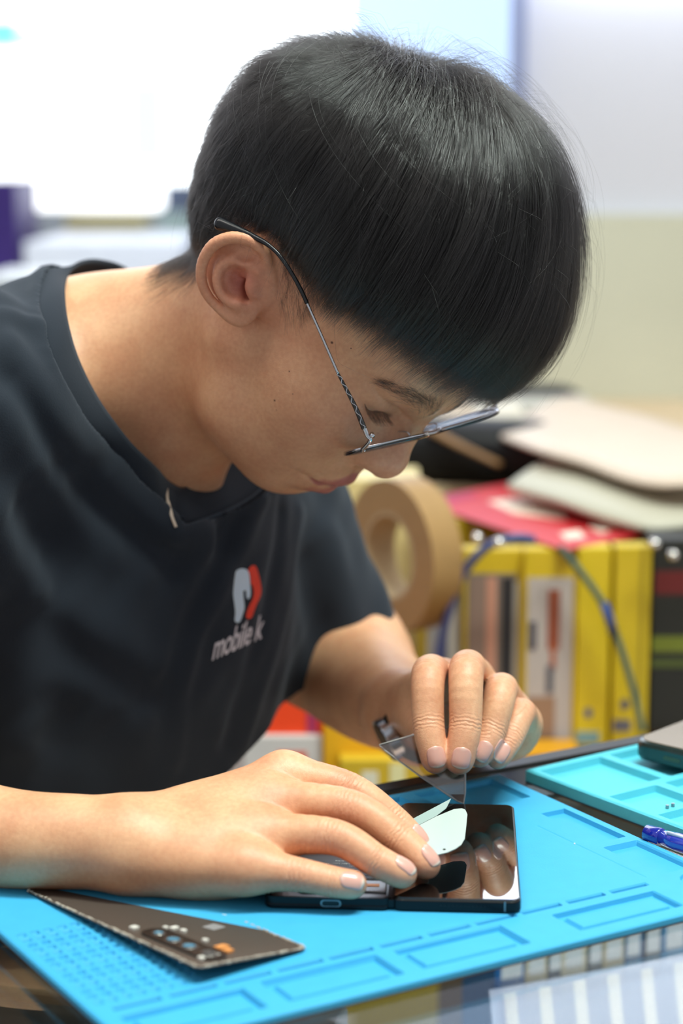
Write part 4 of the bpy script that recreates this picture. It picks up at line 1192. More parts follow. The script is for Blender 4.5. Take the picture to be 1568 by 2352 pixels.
def drape(node, px, py, lift=.0005, node_lo=None):
    """lay image-plane outlines on a solid: vectorised marching along each line of sight"""
    px, py = np.array(px, float), np.array(py, float)
    ax_, ay_ = np.linspace(px.min(), px.max(), 3), np.linspace(py.min(), py.max(), 3)
    AX_, AY_ = np.meshgrid(ax_, ay_); hit = march(node, AX_.ravel(), AY_.ravel()); Yh = hit[:, 1]
    A = np.c_[np.ones(9), AX_.ravel(), AY_.ravel()]; co = np.linalg.lstsq(A, Yh, rcond=None)[0]
    Y = co[0] + co[1] * px + co[2] * py - .02
    D = np.array([ray(a, b) for a, b in zip(px, py)]); D /= np.linalg.norm(D, axis=1)[:, None]
    t = Y / D[:, 1]; o = np.array([0, 0, ZC])
    for _ in range(30):
        p = o + D * t[:, None]; d = feval(node, p, 0) - lift; t = t + d * .85
    return o + D * t[:, None]

def patch(name, poly, node, mat, parent, step=5.0, lift=.0006):
    """a printed shape, filled finely enough to follow the cloth"""
    bm = bmesh.new(); vs = [bm.verts.new((x, y, 0)) for x, y in spline([(a, b) for a, b in poly], 4, True)]; f = bm.faces.new(vs)
    bmesh.ops.triangulate(bm, faces=[f])
    bmesh.ops.subdivide_edges(bm, edges=bm.edges[:], cuts=2, use_grid_fill=True)
    bm.verts.ensure_lookup_table(); p = drape(node, [v.co.x for v in bm.verts], [v.co.y for v in bm.verts], lift)
    for v, q in zip(bm.verts, p): v.co = q
    o = bm_obj(name, bm, mat, parent, False)
    return o

# ------------------------------------------------------------------ the person
def nail_material():
    m, nt, b = new_mat('fingernail'); at = nt.nodes.new('ShaderNodeAttribute'); at.attribute_name = 'tint'
    nt.links.new(at.outputs['Color'], b.inputs['Base Color']); b.inputs['Roughness'].default_value = .26; b.inputs['Specular IOR Level'].default_value = .55
    b.inputs['Subsurface Weight'].default_value = .1; b.inputs['Subsurface Scale'].default_value = .002
    return m

def build_nails(node):
    out = []; m = nail_material(); nu, nv = 18, 14
    for e, c, d, n, w in NAILS:
        wid = e.r * 0 + WID[id(e)]; L_ = .0062
        U_, V_ = np.meshgrid(np.linspace(-1, 1, nu), np.linspace(-1, 1, nv), indexing='ij'); u, v = U_.ravel(), V_.ravel()
        # a squared disc: straight sides, rounded root, gently curved tip
        wf = np.where(u < 0, np.power(np.clip(1 - np.abs(u) ** 3, .012, 1), .42), 1 - .22 * u ** 4)
        sv = v * wf; su = u * (1 + .0 * v)
        su = np.where(u > 0, su - .22 * v ** 2 * u ** 2, su)
        p = c + np.outer(su * L_ + .0006, d) + np.outer(sv * wid, w) + n * .006
        for _ in range(26): p = p - n * (feval(node, p, 0) * .9)[:, None]
        p = p + n * (.00042 - .00022 * v ** 4)[:, None] - np.outer(np.clip(-u - .85, 0, 1) * .002, n)
        ii, jj = np.meshgrid(np.arange(nu - 1), np.arange(nv - 1), indexing='ij'); a = (ii * nv + jj).ravel()
        Q = np.stack([a, a + nv, a + nv + 1, a + 1], 1)
        o = mesh_np('fingernail', p, Q, m)
        if np.cross(p[nv] - p[0], p[1] - p[0]) @ n < 0: o.data.flip_normals()
        md = o.modifiers.new('thickness', 'SOLIDIFY'); md.thickness = .0009; md.offset = -1
        tipw = np.clip((su + .05 * v ** 2 - .74) / .10, 0, 1)[:, None]; lu = np.clip((-.58 - u - .8 * v ** 2) / .2, 0, 1)[:, None] * .5
        col = np.array([.64, .335, .27]) * (1 - tipw) + np.array([.76, .62, .50]) * tipw; col = col * (1 - lu) + np.array([.72, .50, .42]) * lu
        set_color(o, 'tint', col); out.append(o)
    return out
def build_person():
    root = empty('person', 'young person with black hair and glasses in a dark t-shirt, bent over the repair', 'person', loc=tuple(P(200, 1500, 1.3)))
    node, NF, FF_, (eM, eo) = body_node()
    hn = Xf(HM, HO, head_node(), sym=True)
    V, Q = surface(node, VOX, lo=(-.36, .88, -.02), hi=(.22, 1.58, .46))
    V = snap(node, V, VOX, 1)
    n = len(V); tint = np.tile(np.array([.690, .395, .228]), (n, 1)); cr = np.zeros((n, 3))
    def blend(w, c):
        nonlocal tint
        w = np.clip(w, 0, 1)[:, None]; tint = tint * (1 - w) + np.array(c) * w
    q = (V - HO) @ HM; ql = q.copy(); ql[:, 1] = np.abs(ql[:, 1])
    near = np.linalg.norm(q - np.array([.092, 0, -.058]), axis=1) < .04
    dl = np.full(n, 1.0); dl[near] = LIPS[0].f(ql[near], np.array([.09, 0, -.058]), .05)
    blend(np.clip((.0018 - dl) / .0009, 0, 1) * .95 * (ql[:, 0] > .078), (.47, .15, .135))
    g = lambda c, s: np.exp(-.5 * (np.linalg.norm(V - np.array(c), axis=1) / s) ** 2)
    blend(g(eo, .024) * .55, (.62, .25, .17)); blend(g(eo + eM @ np.array([.002, -.003, -.003]), .008) * .8, (.42, .10, .085))
    blend(g(H(.108, 0, -.018), .012) * .5, (.68, .31, .235))
    blend(g(H(.075, -.042, -.010), .018) * .35, (.66, .31, .21))
    blend(g(H(.082, -.036, .006), .006) * .45, (.45, .20, .13))
    for d_, stx in ((NF, 1), (FF_, 2)):
        for k, (pts, _) in d_.items():
            if k == 'thumb': continue
            for i, s, wv in ((0, .012, .28), (1, .009, .42), (2, .007, .30), (3, .008, .40)):
                blend(g(np.array(pts[i][:3]), s) * wv, (.70, .31, .215))
            for i, ln in ((1, .0075), (2, .0045)):
                a = np.array(pts[i][:3]); t = np.array(pts[i + 1][:3]) - np.array(pts[i - 1][:3]); t /= np.linalg.norm(t)
                e = (V - a) @ t; w = np.exp(-.5 * (e / (ln * .55)) ** 2) * (np.linalg.norm(V - a, axis=1) < .017)
                m_ = w > cr[:, 0]; cr[m_, 0] = w[m_]; cr[m_, 1] = e[m_] * 2 * math.pi / (.0024 if i == 1 else .0022)
    # scalp painted dark: shade beneath the hair, cropped stubble at the nape
    ph_, ps_ = s_pol(q); hl = np.where(np.abs(ps_) < 1.6, np.minimum(LINE(ps_), 1.56), LINE(ps_))
    sc_ = np.clip((hl + .02 - ph_) / .10, 0, 1) * (np.linalg.norm(q - CC, axis=1) < .13) * (ph_ < 2.2)
    ear = np.linalg.norm(V - eo, axis=1) < .030
    sc_ = np.where(ear & (((V - eo) @ eM)[:, 2] > -.006), 0, sc_)
    blend(sc_ * .86, (.045, .035, .030))
    tt = np.linspace(0, 1, 25); lp = np.stack(LASH(tt), 1); m_ = np.linalg.norm(ql - np.array([.086, .033, .010]), axis=1) < .035
    dm = np.full(n, 1.0); dm[m_] = polydist(ql[m_], lp * 1.0); blend(np.exp(-.5 * (dm / .0011) ** 2) * .75, (.10, .05, .035))
    mol = [(march(node, a, b)[0], r) for a, b, r, y in MOLES]
    body = mesh_np('body', V, Q, skin_material(mol)); set_color(body, 'tint', tint); set_color(body, 'crease', cr)
    under(root, body)
    for o in build_nails(node): under(body, o) if False else (setattr(o, 'parent', body), setattr(o, 'matrix_parent_inverse', Matrix.Identity(4)))
    # clothes
    solid, cuts, (cc, nn) = shirt_node()
    V, Q = surface(solid, VOX * 1.6, lo=(-.42, .9, -.26), hi=(.2, 1.65, .45)); V = snap(solid, V, VOX * 1.6); V, Q = cut_mesh(V, Q, cuts)
    cm = cloth_material('dark_cotton', (33, 38, 46))
    sh = mesh_np('t_shirt', V, Q, cm); md = sh.modifiers.new('thickness', 'SOLIDIFY'); md.thickness = .0016; md.offset = -1; under(root, sh)
    col = ribbon('collar', SEAM, INNER, cloth_material('rib_cotton', (30, 35, 43)), None, 8, .0026, 7, .0016)
    def kid(o, p): o.parent = p; o.matrix_parent_inverse = Matrix.Identity(4); return o
    kid(col, sh)
    st = tube('collar_seam', spline(SEAM + (INNER - SEAM) * .05 + np.array([0, -.0010, .0006]), 8, True), .0011, pbr('seam_thread', (58, 68, 80), .9), None, 6, True); kid(st, sh)
    wt = pbr('print_light_blue', (196, 214, 230), .7); rd = pbr('print_red', (226, 62, 40), .7)
    z4 = lambda L: [(420 + x * .19133, 1250 + y * .19133) for x, y in L]
    kid(patch('logo_light_half', z4([(640, 320), (700, 292), (765, 305), (795, 360), (806, 470), (812, 600), (790, 655), (765, 640), (757, 570), (750, 515), (735, 505), (724, 540), (728, 640), (738, 760), (715, 850), (685, 925), (650, 942), (622, 915), (628, 820), (618, 720), (603, 600), (612, 480), (625, 380)]), solid, wt, None), sh)
    kid(patch('logo_red_half', z4([(785, 310), (815, 265), (850, 252), (880, 275), (905, 350), (930, 450), (942, 560), (925, 640), (890, 710), (860, 790), (830, 870), (795, 895), (762, 880), (765, 820), (800, 730), (835, 660), (850, 580), (835, 500), (815, 470), (805, 380)]), solid, rd, None), sh)
    # the lettering under the emblem
    cu = bpy.data.curves.new('t', 'FONT'); cu.body = 'mobile k'; cu.size = 1; cu.offset = .015; cu.space_character = .93
    t = bpy.data.objects.new('t', cu); COL.objects.link(t); bpy.context.view_layer.update()
    me = bpy.data.meshes.new_from_object(t.evaluated_get(bpy.context.evaluated_depsgraph_get())); bpy.data.objects.remove(t)
    bm = bmesh.new(); bm.from_mesh(me); xs = [v.co.x for v in bm.verts]; wx = max(xs)
    bmesh.ops.triangulate(bm, faces=bm.faces[:])
    bm.verts.ensure_lookup_table()
    X = [485 + v.co.x / wx * 116 + v.co.y * 16 for v in bm.verts]; Yp = [1517 - v.co.x / wx * 52 - v.co.y * 84 for v in bm.verts]
    p = drape(solid, X, Yp, .0007)
    for v, c in zip(bm.verts, p): v.co = c
    kid(bm_obj('logo_lettering', bm, pbr('print_grey', (205, 200, 208), .7), None), sh)
    cd = tube('neck_cord', spline([P(x, y, INNER[6][1] * (1 - t) + SEAM[6][1] * t - .0110 - .006 * math.sin(math.pi * t)) for x, y, t in ((383, 1122, 0), (385, 1150, .3), (393, 1182, .68), (404, 1211, 1))], 6), [.0009] * 7 + [.0013] * 6 + [.0010] * 6, pbr('cord', (196, 178, 160), .6)); under(root, cd)
    # hair
    sn = U(.02, hn, nk_node())
    sc = Scalp(sn)
    h = build_hair(sc, None); under(root, h)
    for o in build_brows(hn, None): under(root, o)
    return root, solid

def area(name, loc, rot, sx, sy, power, col=(1, 1, 1)):
    l = bpy.data.lights.new(name, 'AREA'); l.shape = 'RECTANGLE'; l.size = sx; l.size_y = sy; l.energy = power; l.color = col
    o = bpy.data.objects.new(name, l); COL.objects.link(o); o.location = loc; o.rotation_euler = rot; return o
# ------------------------------------------------------------------ counter, rack and room
KR = 1.0
_P, _G = P, G
def P(px, py, Y): return _P(px, py, Y * KR)
def G(px, py, z=0.0): return _G(px, py, ZC - (ZC - z) * KR)
def struct(o): o['kind'] = 'structure'; return o

def build_table():
    o = empty('glass_counter', 'glass topped display counter that carries the repair mats', 'counter', loc=(MO[0], MO[1], -.78))
    T = MAT_M; x0, x1, y0, y1 = -.42, .95, -.42, .262
    top = box('glass_top', (x0, y0, -.0105), (x1, y1, -.0046), clear_mat('counter_glass', (240, 246, 245), .5, .02, .01), None, .0008, T); under(o, top)
    fr = pbr('counter_frame', (20, 20, 22), .4, metal=.3); wd = pbr('counter_shelf_wood', (176, 160, 140), .4, noise=.2, nscale=8)
    under(o, box('shelf', (x0, y0, -.262), (x1, y1, -.250), wd, None, 0, T))
    for a, b in ((x0, y0), (x1 - .02, y0), (x0, y1 - .02), (x1 - .02, y1 - .02)): under(o, box('leg', (a, b, -.78), (a + .02, b + .02, -.0106), fr, None, .001, T))
    under(o, box('rear_rail', (x0 + .02, y1 - .010, -.030), (x1 - .02, y1 + .004, -.0030), fr, None, .001, T))
    under(o, box('base_cabinet', (x0 + .03, y0 + .03, -.775), (x1 - .03, y1 - .03, -.40), pbr('cabinet_dark', (40, 38, 38), .6), None, 0, T))
    return o

def build_under_glass():
    """stock on the shelf seen through the glass"""
    specs = [  # px, width, colour, name, label
        (1175, .026, (24, 92, 158), 'blue product box under the glass at the row\'s left end'),
        (1232, .020, (196, 182, 150), 'cream product box beside the blue one under the glass'),
        (1275, .014, (34, 52, 74), 'narrow navy box under the glass between two cream boxes'),
        (1318, .022, (206, 196, 172), 'wide cream box under the glass right of the narrow navy box'),
        (1368, .015, (60, 70, 72), 'dark grey box in the middle of the row under the glass'),
        (1410, .020, (186, 170, 132), 'tan box under the glass right of the dark grey box'),
        (1455, .017, (38, 96, 140), 'mid blue box under the glass left of the black box'),
        (1500, .018, (30, 34, 42), 'black box under the glass near the right edge'),
        (1550, .024, (52, 120, 168), 'light blue box under the glass at the row\'s right end')]
    for px, w, c, lab in specs:
        g = G(px, 2200 - (px - 1175) * .18, -.18); h = .10
        o = empty('product_box', lab, 'box', 'boxes on the shelf under the counter glass', loc=(g[0], g[1], -.25))
        M = Matrix.Translation((g[0], g[1], -.25)) @ Matrix.Rotation(.42, 4, 'Z')
        under(o, box('carton', (-w / 2, 0, 0), (w / 2, .05, h), pbr('box_' + '%02x%02x%02x' % c, c, .45), None, .001, M))
        under(o, box('printed_label', (-w * .32, -.0004, h * .55), (w * .32, 0, h * .8), pbr('label_pale', (214, 216, 220), .5), None, 0, M))
    g = G(1330, 2290, -.17)  # lavender sheet with white bars stands in for a reflection in the glass
    o = empty('reflection_sheet', 'long pale lavender sheet in place of a reflection, before the boxes under the glass', 'card', loc=(g[0], g[1], -.25))
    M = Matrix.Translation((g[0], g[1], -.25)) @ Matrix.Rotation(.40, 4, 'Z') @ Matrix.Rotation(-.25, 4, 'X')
    under(o, box('card', (-.055, 0, 0), (.20, .0012, .088), pbr('reflection_lavender', (176, 186, 214), .4, noise=.12, nscale=14), None, 0, M))
    for k in range(8): under(o, box('reflection_bar', (-.045 + .026 * k, -.0003, .004), (-.036 + .026 * k, 0, .084), pbr('reflection_white', (226, 226, 232), .5), None, 0, M))
    g = G(880, 2350, -.12)
    o = empty('cardboard_tape_roll', 'amber packing roll lying on the shelf under the front glass', 'tape roll', loc=(g[0], g[1], -.25))
    M = Matrix.Translation((g[0], g[1], -.25))
    am = pbr('amber_tape', (196, 138, 52), .4); pk = pbr('roll_core', (206, 180, 150), .7)
    under(o, prism('roll', [(.052 * math.cos(i * math.pi / 24), .052 * math.sin(i * math.pi / 24)) for i in range(48)], 0, .055, am, None, .003, 2, M))
    under(o, prism('core', [(.032 * math.cos(i * math.pi / 24), .032 * math.sin(i * math.pi / 24)) for i in range(48)], .0, .0556, pk, None, 0, 1, M))
    for (px, py, c, lab, w, d) in [(60, 2215, (120, 92, 66), 'brown carton under the glass at the lower left', .11, .06), (40, 2330, (18, 22, 24), 'black case under the glass in front of the brown carton', .14, .045), (640, 2330, (110, 120, 128), 'grey carton under the glass below the mat\'s front edge', .07, .05)]:
        g = G(px, py, -.13); o = empty('storage_box', lab, 'box', loc=(g[0], g[1], -.25)); M = Matrix.Translation((g[0], g[1], -.25)) @ Matrix.Rotation(-.2, 4, 'Z')
        m = pbr('storage_%d' % px, c, .5)
        under(o, box('carton', (-w / 2, -d / 2, 0), (w / 2, d / 2, .10), m, None, .003, M)); under(o, box('lid', (-w / 2 - .002, -d / 2 - .002, .10), (w / 2 + .002, d / 2 + .002, .118), m, None, .003, M))

def hang(px0, px1, py0, py1, Y, th, rgb, name, label, cat, group=None, bits=(), mat=None, base=None):
    """an upright package seen between px0..px1 and py0..py1; bits = coloured fields (u0,v0,u1,v1,rgb,name) in fractions of its face"""
    A = P(px0, py1, Y); B = P(px1, py1, Y); T = P(px0, py0, Y); w = B[0] - A[0]; h = T[2] - A[2]
    z0 = A[2] if base is None else base; h = T[2] - z0; th *= KR; Y = Y * KR
    o = empty(name, label, cat, group, loc=(A[0] + w / 2, Y, z0))
    M = Matrix.Translation((A[0], Y, z0))
    under(o, box('pack_body', (0, 0, 0), (w, th, h), mat or pbr('pack_%02x%02x%02x' % rgb, rgb, .45, spec=.5, noise=.1, nscale=30), None, min(.0015, th / 4), M))
    for (u0, v0, u1, v1, c, nm) in bits:
        p = [(u0 * w, v0 * h), (u1 * w, v0 * h), (u1 * w, v1 * h), (u0 * w, v1 * h)]
        Mf = M @ Matrix.Rotation(math.radians(90), 4, 'X')
        if nm == 'round_mark': p = [((u0 + u1) / 2 * w + (u1 - u0) / 2 * w * math.cos(a * math.pi / 8), (v0 + v1) / 2 * h + (v1 - v0) / 2 * h * math.sin(a * math.pi / 8)) for a in range(16)]
        k = 'f_%02x%02x%02x' % c; m = bpy.data.materials.get(k) or pbr(k, c, .5)
        cover = prism(nm, p, 0, .0005 + .0003 * bits.index((u0, v0, u1, v1, c, nm)), m, None, 0, 1, Mf); under(o, cover)
    return o

YEL, WHT = (204, 172, 24), (214, 208, 200)
def build_rack():
    global KR
    KR = 1.4
    g = 'packages standing behind the far hand'
    hang(978, 1062, 1262, 1712, 1.275, .012, (176, 172, 164), 'bagged_part', 'grey part in a clear bag with yellow header, left of the brown one', 'package', g, [(0, .90, 1, 1, (214, 178, 30), 'header_card'), (.15, .05, .35, .85, (150, 152, 160), 'bag_content'), (.6, .1, .8, .8, (208, 206, 200), 'bag_content'), (.38, .3, .55, .88, (70, 74, 110), 'bag_content')])
    hang(1060, 1204, 1262, 1712, 1.262, .016, YEL, 'screen_protector_pack', 'yellow package with brown, pink and black stripes, left of the white windowed one', 'package', g, [(.06, .04, .84, .88, (122, 108, 98), 'window'), (.10, .04, .34, .86, (140, 116, 104), 'stripe'), (.36, .10, .52, .86, (196, 140, 118), 'stripe'), (.60, .08, .78, .86, (38, 36, 40), 'stripe'), (.80, .25, .86, .84, (190, 184, 176), 'stripe')])
    hang(1196, 1322, 1262, 1716, 1.252, .016, YEL, 'screen_protector_pack', 'yellow package with white window showing a reddish brown shape', 'package', g, [(.07, .03, .90, .86, (180, 168, 162), 'window'), (.44, .50, .66, .80, (146, 74, 48), 'pictured_shape'), (.50, .40, .60, .52, (168, 92, 60), 'pictured_shape'), (.10, .50, .24, .64, (74, 70, 78), 'pictured_shape'), (.44, .28, .56, .42, (84, 84, 92), 'pictured_shape'), (.10, .06, .60, .26, (150, 116, 92), 'pictured_shape')])
    hang(1318, 1394, 1258, 1716, 1.248, .018, (210, 180, 26), 'screen_protector_pack', 'plain bright yellow package right of the white windowed one', 'package', g, [(.05, .02, .75, .08, (120, 150, 150), 'barcode_patch'), (.28, .15, .52, .20, (70, 84, 120), 'round_mark')])
    hang(1402, 1484, 1256, 1716, 1.244, .018, (200, 170, 24), 'screen_protector_pack', 'yellow package next to the black one, with a small round mark', 'package', g, [(.05, .08, .55, .14, (96, 92, 100), 'barcode_patch'), (.25, .19, .48, .245, (60, 66, 96), 'round_mark'), (.72, .0, .82, 1, (150, 130, 20), 'fold_edge')])
    b = hang(1488, 1610, 1240, 1680, 1.250, .05, (22, 24, 20), 'black_box', 'black box with dim red and green print at the right edge', 'box', None, [(.05, .72, .85, .84, (96, 18, 20), 'red_print'), (.02, .42, .9, .50, (104, 112, 30), 'green_print'), (.0, .34, .8, .38, (70, 80, 30), 'green_print')])
    # cartons behind them
    hang(960, 1180, 1195, 1700, 1.36, .06, (170, 138, 20), 'yellow_carton', 'deep yellow carton behind the bagged part', 'carton')
    hang(1190, 1500, 1225, 1700, 1.34, .06, (176, 146, 22), 'yellow_carton', 'deep yellow carton behind the windowed package, under the red flyer', 'carton')
    hang(1520, 1640, 1215, 1250, 1.32, .04, (226, 190, 30), 'yellow_carton', 'yellow carton lying on top of the black box', 'carton')
    hang(1500, 1620, 1110, 1210, 1.46, .05, (216, 170, 24), 'yellow_carton', 'yellow carton peeking out below the cream booklets', 'carton', base=-.157)
    # the tan ring
    c = P(850, 1282, 1.25); o = empty('masking_tape_roll', 'large tan tape roll standing on edge behind the sleeve', 'tape roll', loc=tuple(c))
    A = np.array([-.84, -.54, .02]); A /= np.linalg.norm(A)          # axle direction
    Mr = frame_M(c + A * -.020, np.cross(A, [0, 0, 1.0]), [0, 0, 1.0])
    def ring_bm(r0, r1, h, n=56):
        bm = bmesh.new(); V_ = [[bm.verts.new((r * math.cos(2 * math.pi * k / n), r * math.sin(2 * math.pi * k / n), z)) for k in range(n)] for r, z in ((r1, 0), (r1, h), (r0, h), (r0, 0))]
        for i in range(4):
            for k in range(n): bm.faces.new((V_[i][k], V_[i][(k + 1) % n], V_[(i + 1) % 4][(k + 1) % n], V_[(i + 1) % 4][k]))
        return bm
    sgn = 1 if (Mr.to_3x3().col[2].dot(Vector(A))) > 0 else -1
    bm = ring_bm(.0405, .070, .032); bmesh.ops.transform(bm, matrix=Mr, verts=bm.verts[:]); under(o, bm_obj('tape', bm, pbr('tan_tape', (160, 124, 76), .5, noise=.12, nscale=60), None, False))
    bm = ring_bm(.037, .0403, .032); bmesh.ops.transform(bm, matrix=Mr, verts=bm.verts[:]); under(o, bm_obj('core', bm, pbr('tape_core', (180, 156, 120), .7), None, False))
    hang(800, 905, 1190, 1400, 1.30, .02, (228, 196, 24), 'yellow_pouch', 'yellow pouch seen through the hole of the tan tape roll', 'pouch', None, [(.25, .2, .7, .95, (206, 190, 186), 'label')])
    hang(770, 965, 1100, 1215, 1.45, .06, (222, 200, 140), 'cream_box', 'pale cream box above the tan tape roll, below the chin', 'box', base=-.157)
    # things low behind the arms
    hang(560, 760, 1560, 1690, 1.165, .05, (238, 70, 26), 'orange_bin', 'bright orange bin behind the torso, above the near hand', 'bin', None, [(.72, .0, .84, .95, (170, 50, 90), 'edge_strip')])
    hang(560, 740, 1691, 1830, 1.160, .05, (206, 200, 196), 'white_carton', 'white carton below the orange bin', 'carton', None, [(.42, .0, .80, .98, (214, 80, 40), 'orange_panel')], base=-.78)
    hang(742, 1010, 1630, 1820, 1.155, .03, (222, 164, 20), 'yellow_bag', 'amber yellow bag behind the far forearm', 'bag', None, [(.55, .93, .80, .96, (236, 224, 180), 'label')], base=-.78)
    hang(780, 1010, 1745, 1830, 1.140, .015, (206, 170, 40), 'yellow_wrapper', 'crumpled yellow and clear wrapper left of the clear card', 'wrapper', None, [(.22, .93, .38, .985, (222, 214, 190), 'clear_part'), (.5, .94, .65, .995, (226, 216, 160), 'clear_part')], base=-.78)
    hang(1070, 1330, 1728, 1790, 1.21, .03, (214, 150, 20), 'amber_packet', 'amber packet lying behind the far hand', 'packet')
    # cables in front of the packages
    def cab(pts, r, rgb, lab): 
        t = tube('cable', spline([P(*p) for p in pts], 8), r * 1.13, pbr('cable_%02x%02x%02x' % rgb, rgb, .4)); tag(t, lab, 'cable'); return t
    cab([(1000, 1620, 1.245), (1008, 1500, 1.238), (1050, 1345, 1.232), (1110, 1262, 1.23), (1180, 1236, 1.228), (1225, 1240, 1.232)], .0036, (66, 76, 122), 'blue cable arching over the bagged grey part')
    cab([(1285, 1255, 1.236), (1330, 1310, 1.232), (1385, 1390, 1.228), (1425, 1490, 1.226), (1455, 1590, 1.224), (1475, 1680, 1.222)], .0028, (64, 92, 84), 'grey green cable curving down across the yellow packages')
    t = tube('cable_tie', [P(1386, 1385, 1.226), P(1400, 1425, 1.225), P(1408, 1455, 1.225)], .0042, pbr('tie_blue', (36, 62, 120), .5)); tag(t, 'short blue tie around the grey green cable', 'cable tie')
    # chrome balls on thin rods, added to give the round highlights
    st = pbr('chrome', (235, 232, 225), .08, metal=1.0)
    for (px, py, Y, lab) in [(808, 1180, 1.34, 'chrome ball added for a highlight beside the tan tape roll, nearest the sleeve'), (957, 1206, 1.30, 'chrome ball added for a highlight right of the tan tape roll'), (1096, 1236, 1.22, 'chrome ball added for a highlight under the left of the red flyer'), (1146, 1246, 1.215, 'chrome hook end right below the blue cable\'s arch'), (1504, 1250, 1.225, 'chrome ball added for a highlight above the black box'), (1546, 1276, 1.225, 'chrome ball added for a highlight on the black box')]:
        c = P(px, py, Y); o = empty('highlight_ball', lab, 'hook', 'chrome balls added for highlights', loc=tuple(c))
        bm = bmesh.new(); bmesh.ops.create_uvsphere(bm, u_segments=16, v_segments=12, radius=.0046, matrix=Matrix.Translation(Vector(c))); under(o, bm_obj('highlight_sphere', bm, st, None, True))
        under(o, tube('highlight_rod', [c, c + np.array([.0, .05, -.002])], .0009, st, None, 8))
    # flyer
    zt = .127; zf = ZC - (ZC - zt) * KR; fl = [G(960, 1148, zt), G(1296, 1262, zt), G(1640, 1196, zt), G(1500, 1075, zt), G(1155, 1105, zt)]
    fl = [G(952, 1150, zt), G(1296, 1263, zt), G(1700, 1182, zt), G(1350, 1075, zt)]
    o = empty('red_flyer', 'red and cream printed flyer lying on the yellow packages', 'flyer', loc=tuple(fl[0]))
    under(o, prism('paper', [tuple(v[:2]) for v in fl], zf - .0012, zf, pbr('flyer_red', (196, 40, 46), .4), None, 0, 1))
    cr_ = pbr('flyer_cream', (236, 214, 196), .45); dk = pbr('flyer_magenta', (176, 24, 74), .4)
    def inner(q, nm, m, dz=.0004): under(o, prism(nm, [tuple(G(x, y, zt)[:2]) for x, y in q], zf, zf + dz, m, None, 0, 1))
    inner([(1120, 1152), (1180, 1180), (1300, 1196), (1290, 1170), (1200, 1142)], 'cream_block', cr_); inner([(1350, 1212), (1380, 1226), (1430, 1210), (1400, 1194)], 'cream_block', cr_); inner([(1285, 1225), (1300, 1240), (1345, 1235), (1330, 1218)], 'cream_block', cr_)
    inner([(985, 1143), (1030, 1158), (1100, 1140), (1080, 1130)], 'magenta_block', dk)
    # booklets
    cream = pbr('booklet_paper', (206, 186, 168), .45, noise=.06, nscale=20); pale = pbr('booklet_pale', (182, 176, 158), .5)
    def booklet(lab, line, depth, th, z_up, m):
        """a curved stack of pages: front edge through line (px,py,z), sheets running back"""
        o = empty('booklet', lab, 'booklet', 'booklets piled on the back counter', loc=tuple(G(line[0][0], line[0][1], line[0][2])))
        F = spline([G(*p) for p in line], 6); n = len(F); Vv = []; Fc = []; m_ = 7
        for k in range(m_ + 1):
            for p in F: Vv.append(p + np.array([depth[0], depth[1], z_up]) * (k / m_) + np.array([0, 0, .010 * math.sin(math.pi * k / m_)]))
        nb = len(Vv)
        Vv += [v - np.array([0, 0, th]) for v in Vv]
        for k in range(m_):
            for i in range(n - 1):
                a = k * n + i; Fc.append((a, a + 1, a + n + 1, a + n)); Fc.append((nb + a, nb + a + n, nb + a + n + 1, nb + a + 1))
        for i in range(n - 1): Fc.append((i, nb + i, nb + i + 1, i + 1)); a = m_ * n + i; Fc.append((a, a + 1, nb + a + 1, nb + a))
        for k in range(m_): a = k * n; Fc.append((a, a + n, nb + a + n, nb + a)); a += n - 1; Fc.append((a, nb + a, nb + a + n, a + n))
        under(o, mesh('pages', Vv, Fc, m, None, True))
        return o
    booklet('upper cream booklet with curling cover piled on the back counter', [(1150, 1000, .160), (1230, 1030, .162), (1340, 1062, .160), (1440, 1098, .156), (1530, 1112, .156), (1640, 1100, .160)], (.12, .36, -.002), .004, .0, cream)
    booklet('lower greyish booklet under the curled cream one', [(1165, 1112, .142), (1270, 1142, .142), (1380, 1180, .138), (1500, 1208, .134), (1640, 1196, .134)], (.10, .20, .0), .006, .0, pale)
    KR = 1.0
    # phone on the far mat
    a = G(1448, 1700, .016); M = Matrix.Translation((a[0], a[1], .0042)) @ Matrix.Rotation(math.radians(-42), 4, 'Z')
    o = empty('dark_phone', 'dark green cased phone lying on the turquoise mat at the right edge', 'phone', loc=(a[0], a[1], .0042))
    under(o, prism('case', rrect(.085, .13, .012, 8, .0425, .065), 0, .0125, pbr('case_green', (22, 40, 38), .25, coat=.5), None, .003, 3, M))
    under(o, prism('back_glass', rrect(.080, .125, .011, 8, .0425, .065), .0122, .0130, pbr('back_reflection', (120, 104, 82), .25, metal=.3), None, .0003, 2, M))  # beige of the back glass is a reflection put into its colour
    under(o, prism('side_button', rrect(.012, .0025, .001, 2, .030, .0055), -.0004, .0002, pbr('btn', (90, 84, 70), .3, metal=.8), None, 0, 1, M @ Matrix.Rotation(math.radians(90), 4, 'X')))
    under(o, prism('camera_bump', rrect(.004, .003, .001, 2, .052, .0055), -.0004, .0003, pbr('hole_b', (8, 8, 8), .3), None, 0, 1, M @ Matrix.Rotation(math.radians(90), 4, 'X')))
    # pen
    p0, p1 = G(1483, 1912, .003), G(1700, 1978, .004); d = (p1 - p0) / np.linalg.norm(p1 - p0)
    o = empty('blue_pen', 'dark blue translucent pen lying between the two mats at the right', 'pen', loc=tuple(p0))
    L_ = np.linalg.norm(p1 - p0); bl = pbr('pen_blue', (22, 34, 140), .12, spec=.7, coat=.6)
    pt = [p0 + d * t for t in (0, .001, .010, .011, .0115)]; under(o, tube('cap_end', pt, [.0035, .0048, .0050, .0048, .0040], bl, None, 16))
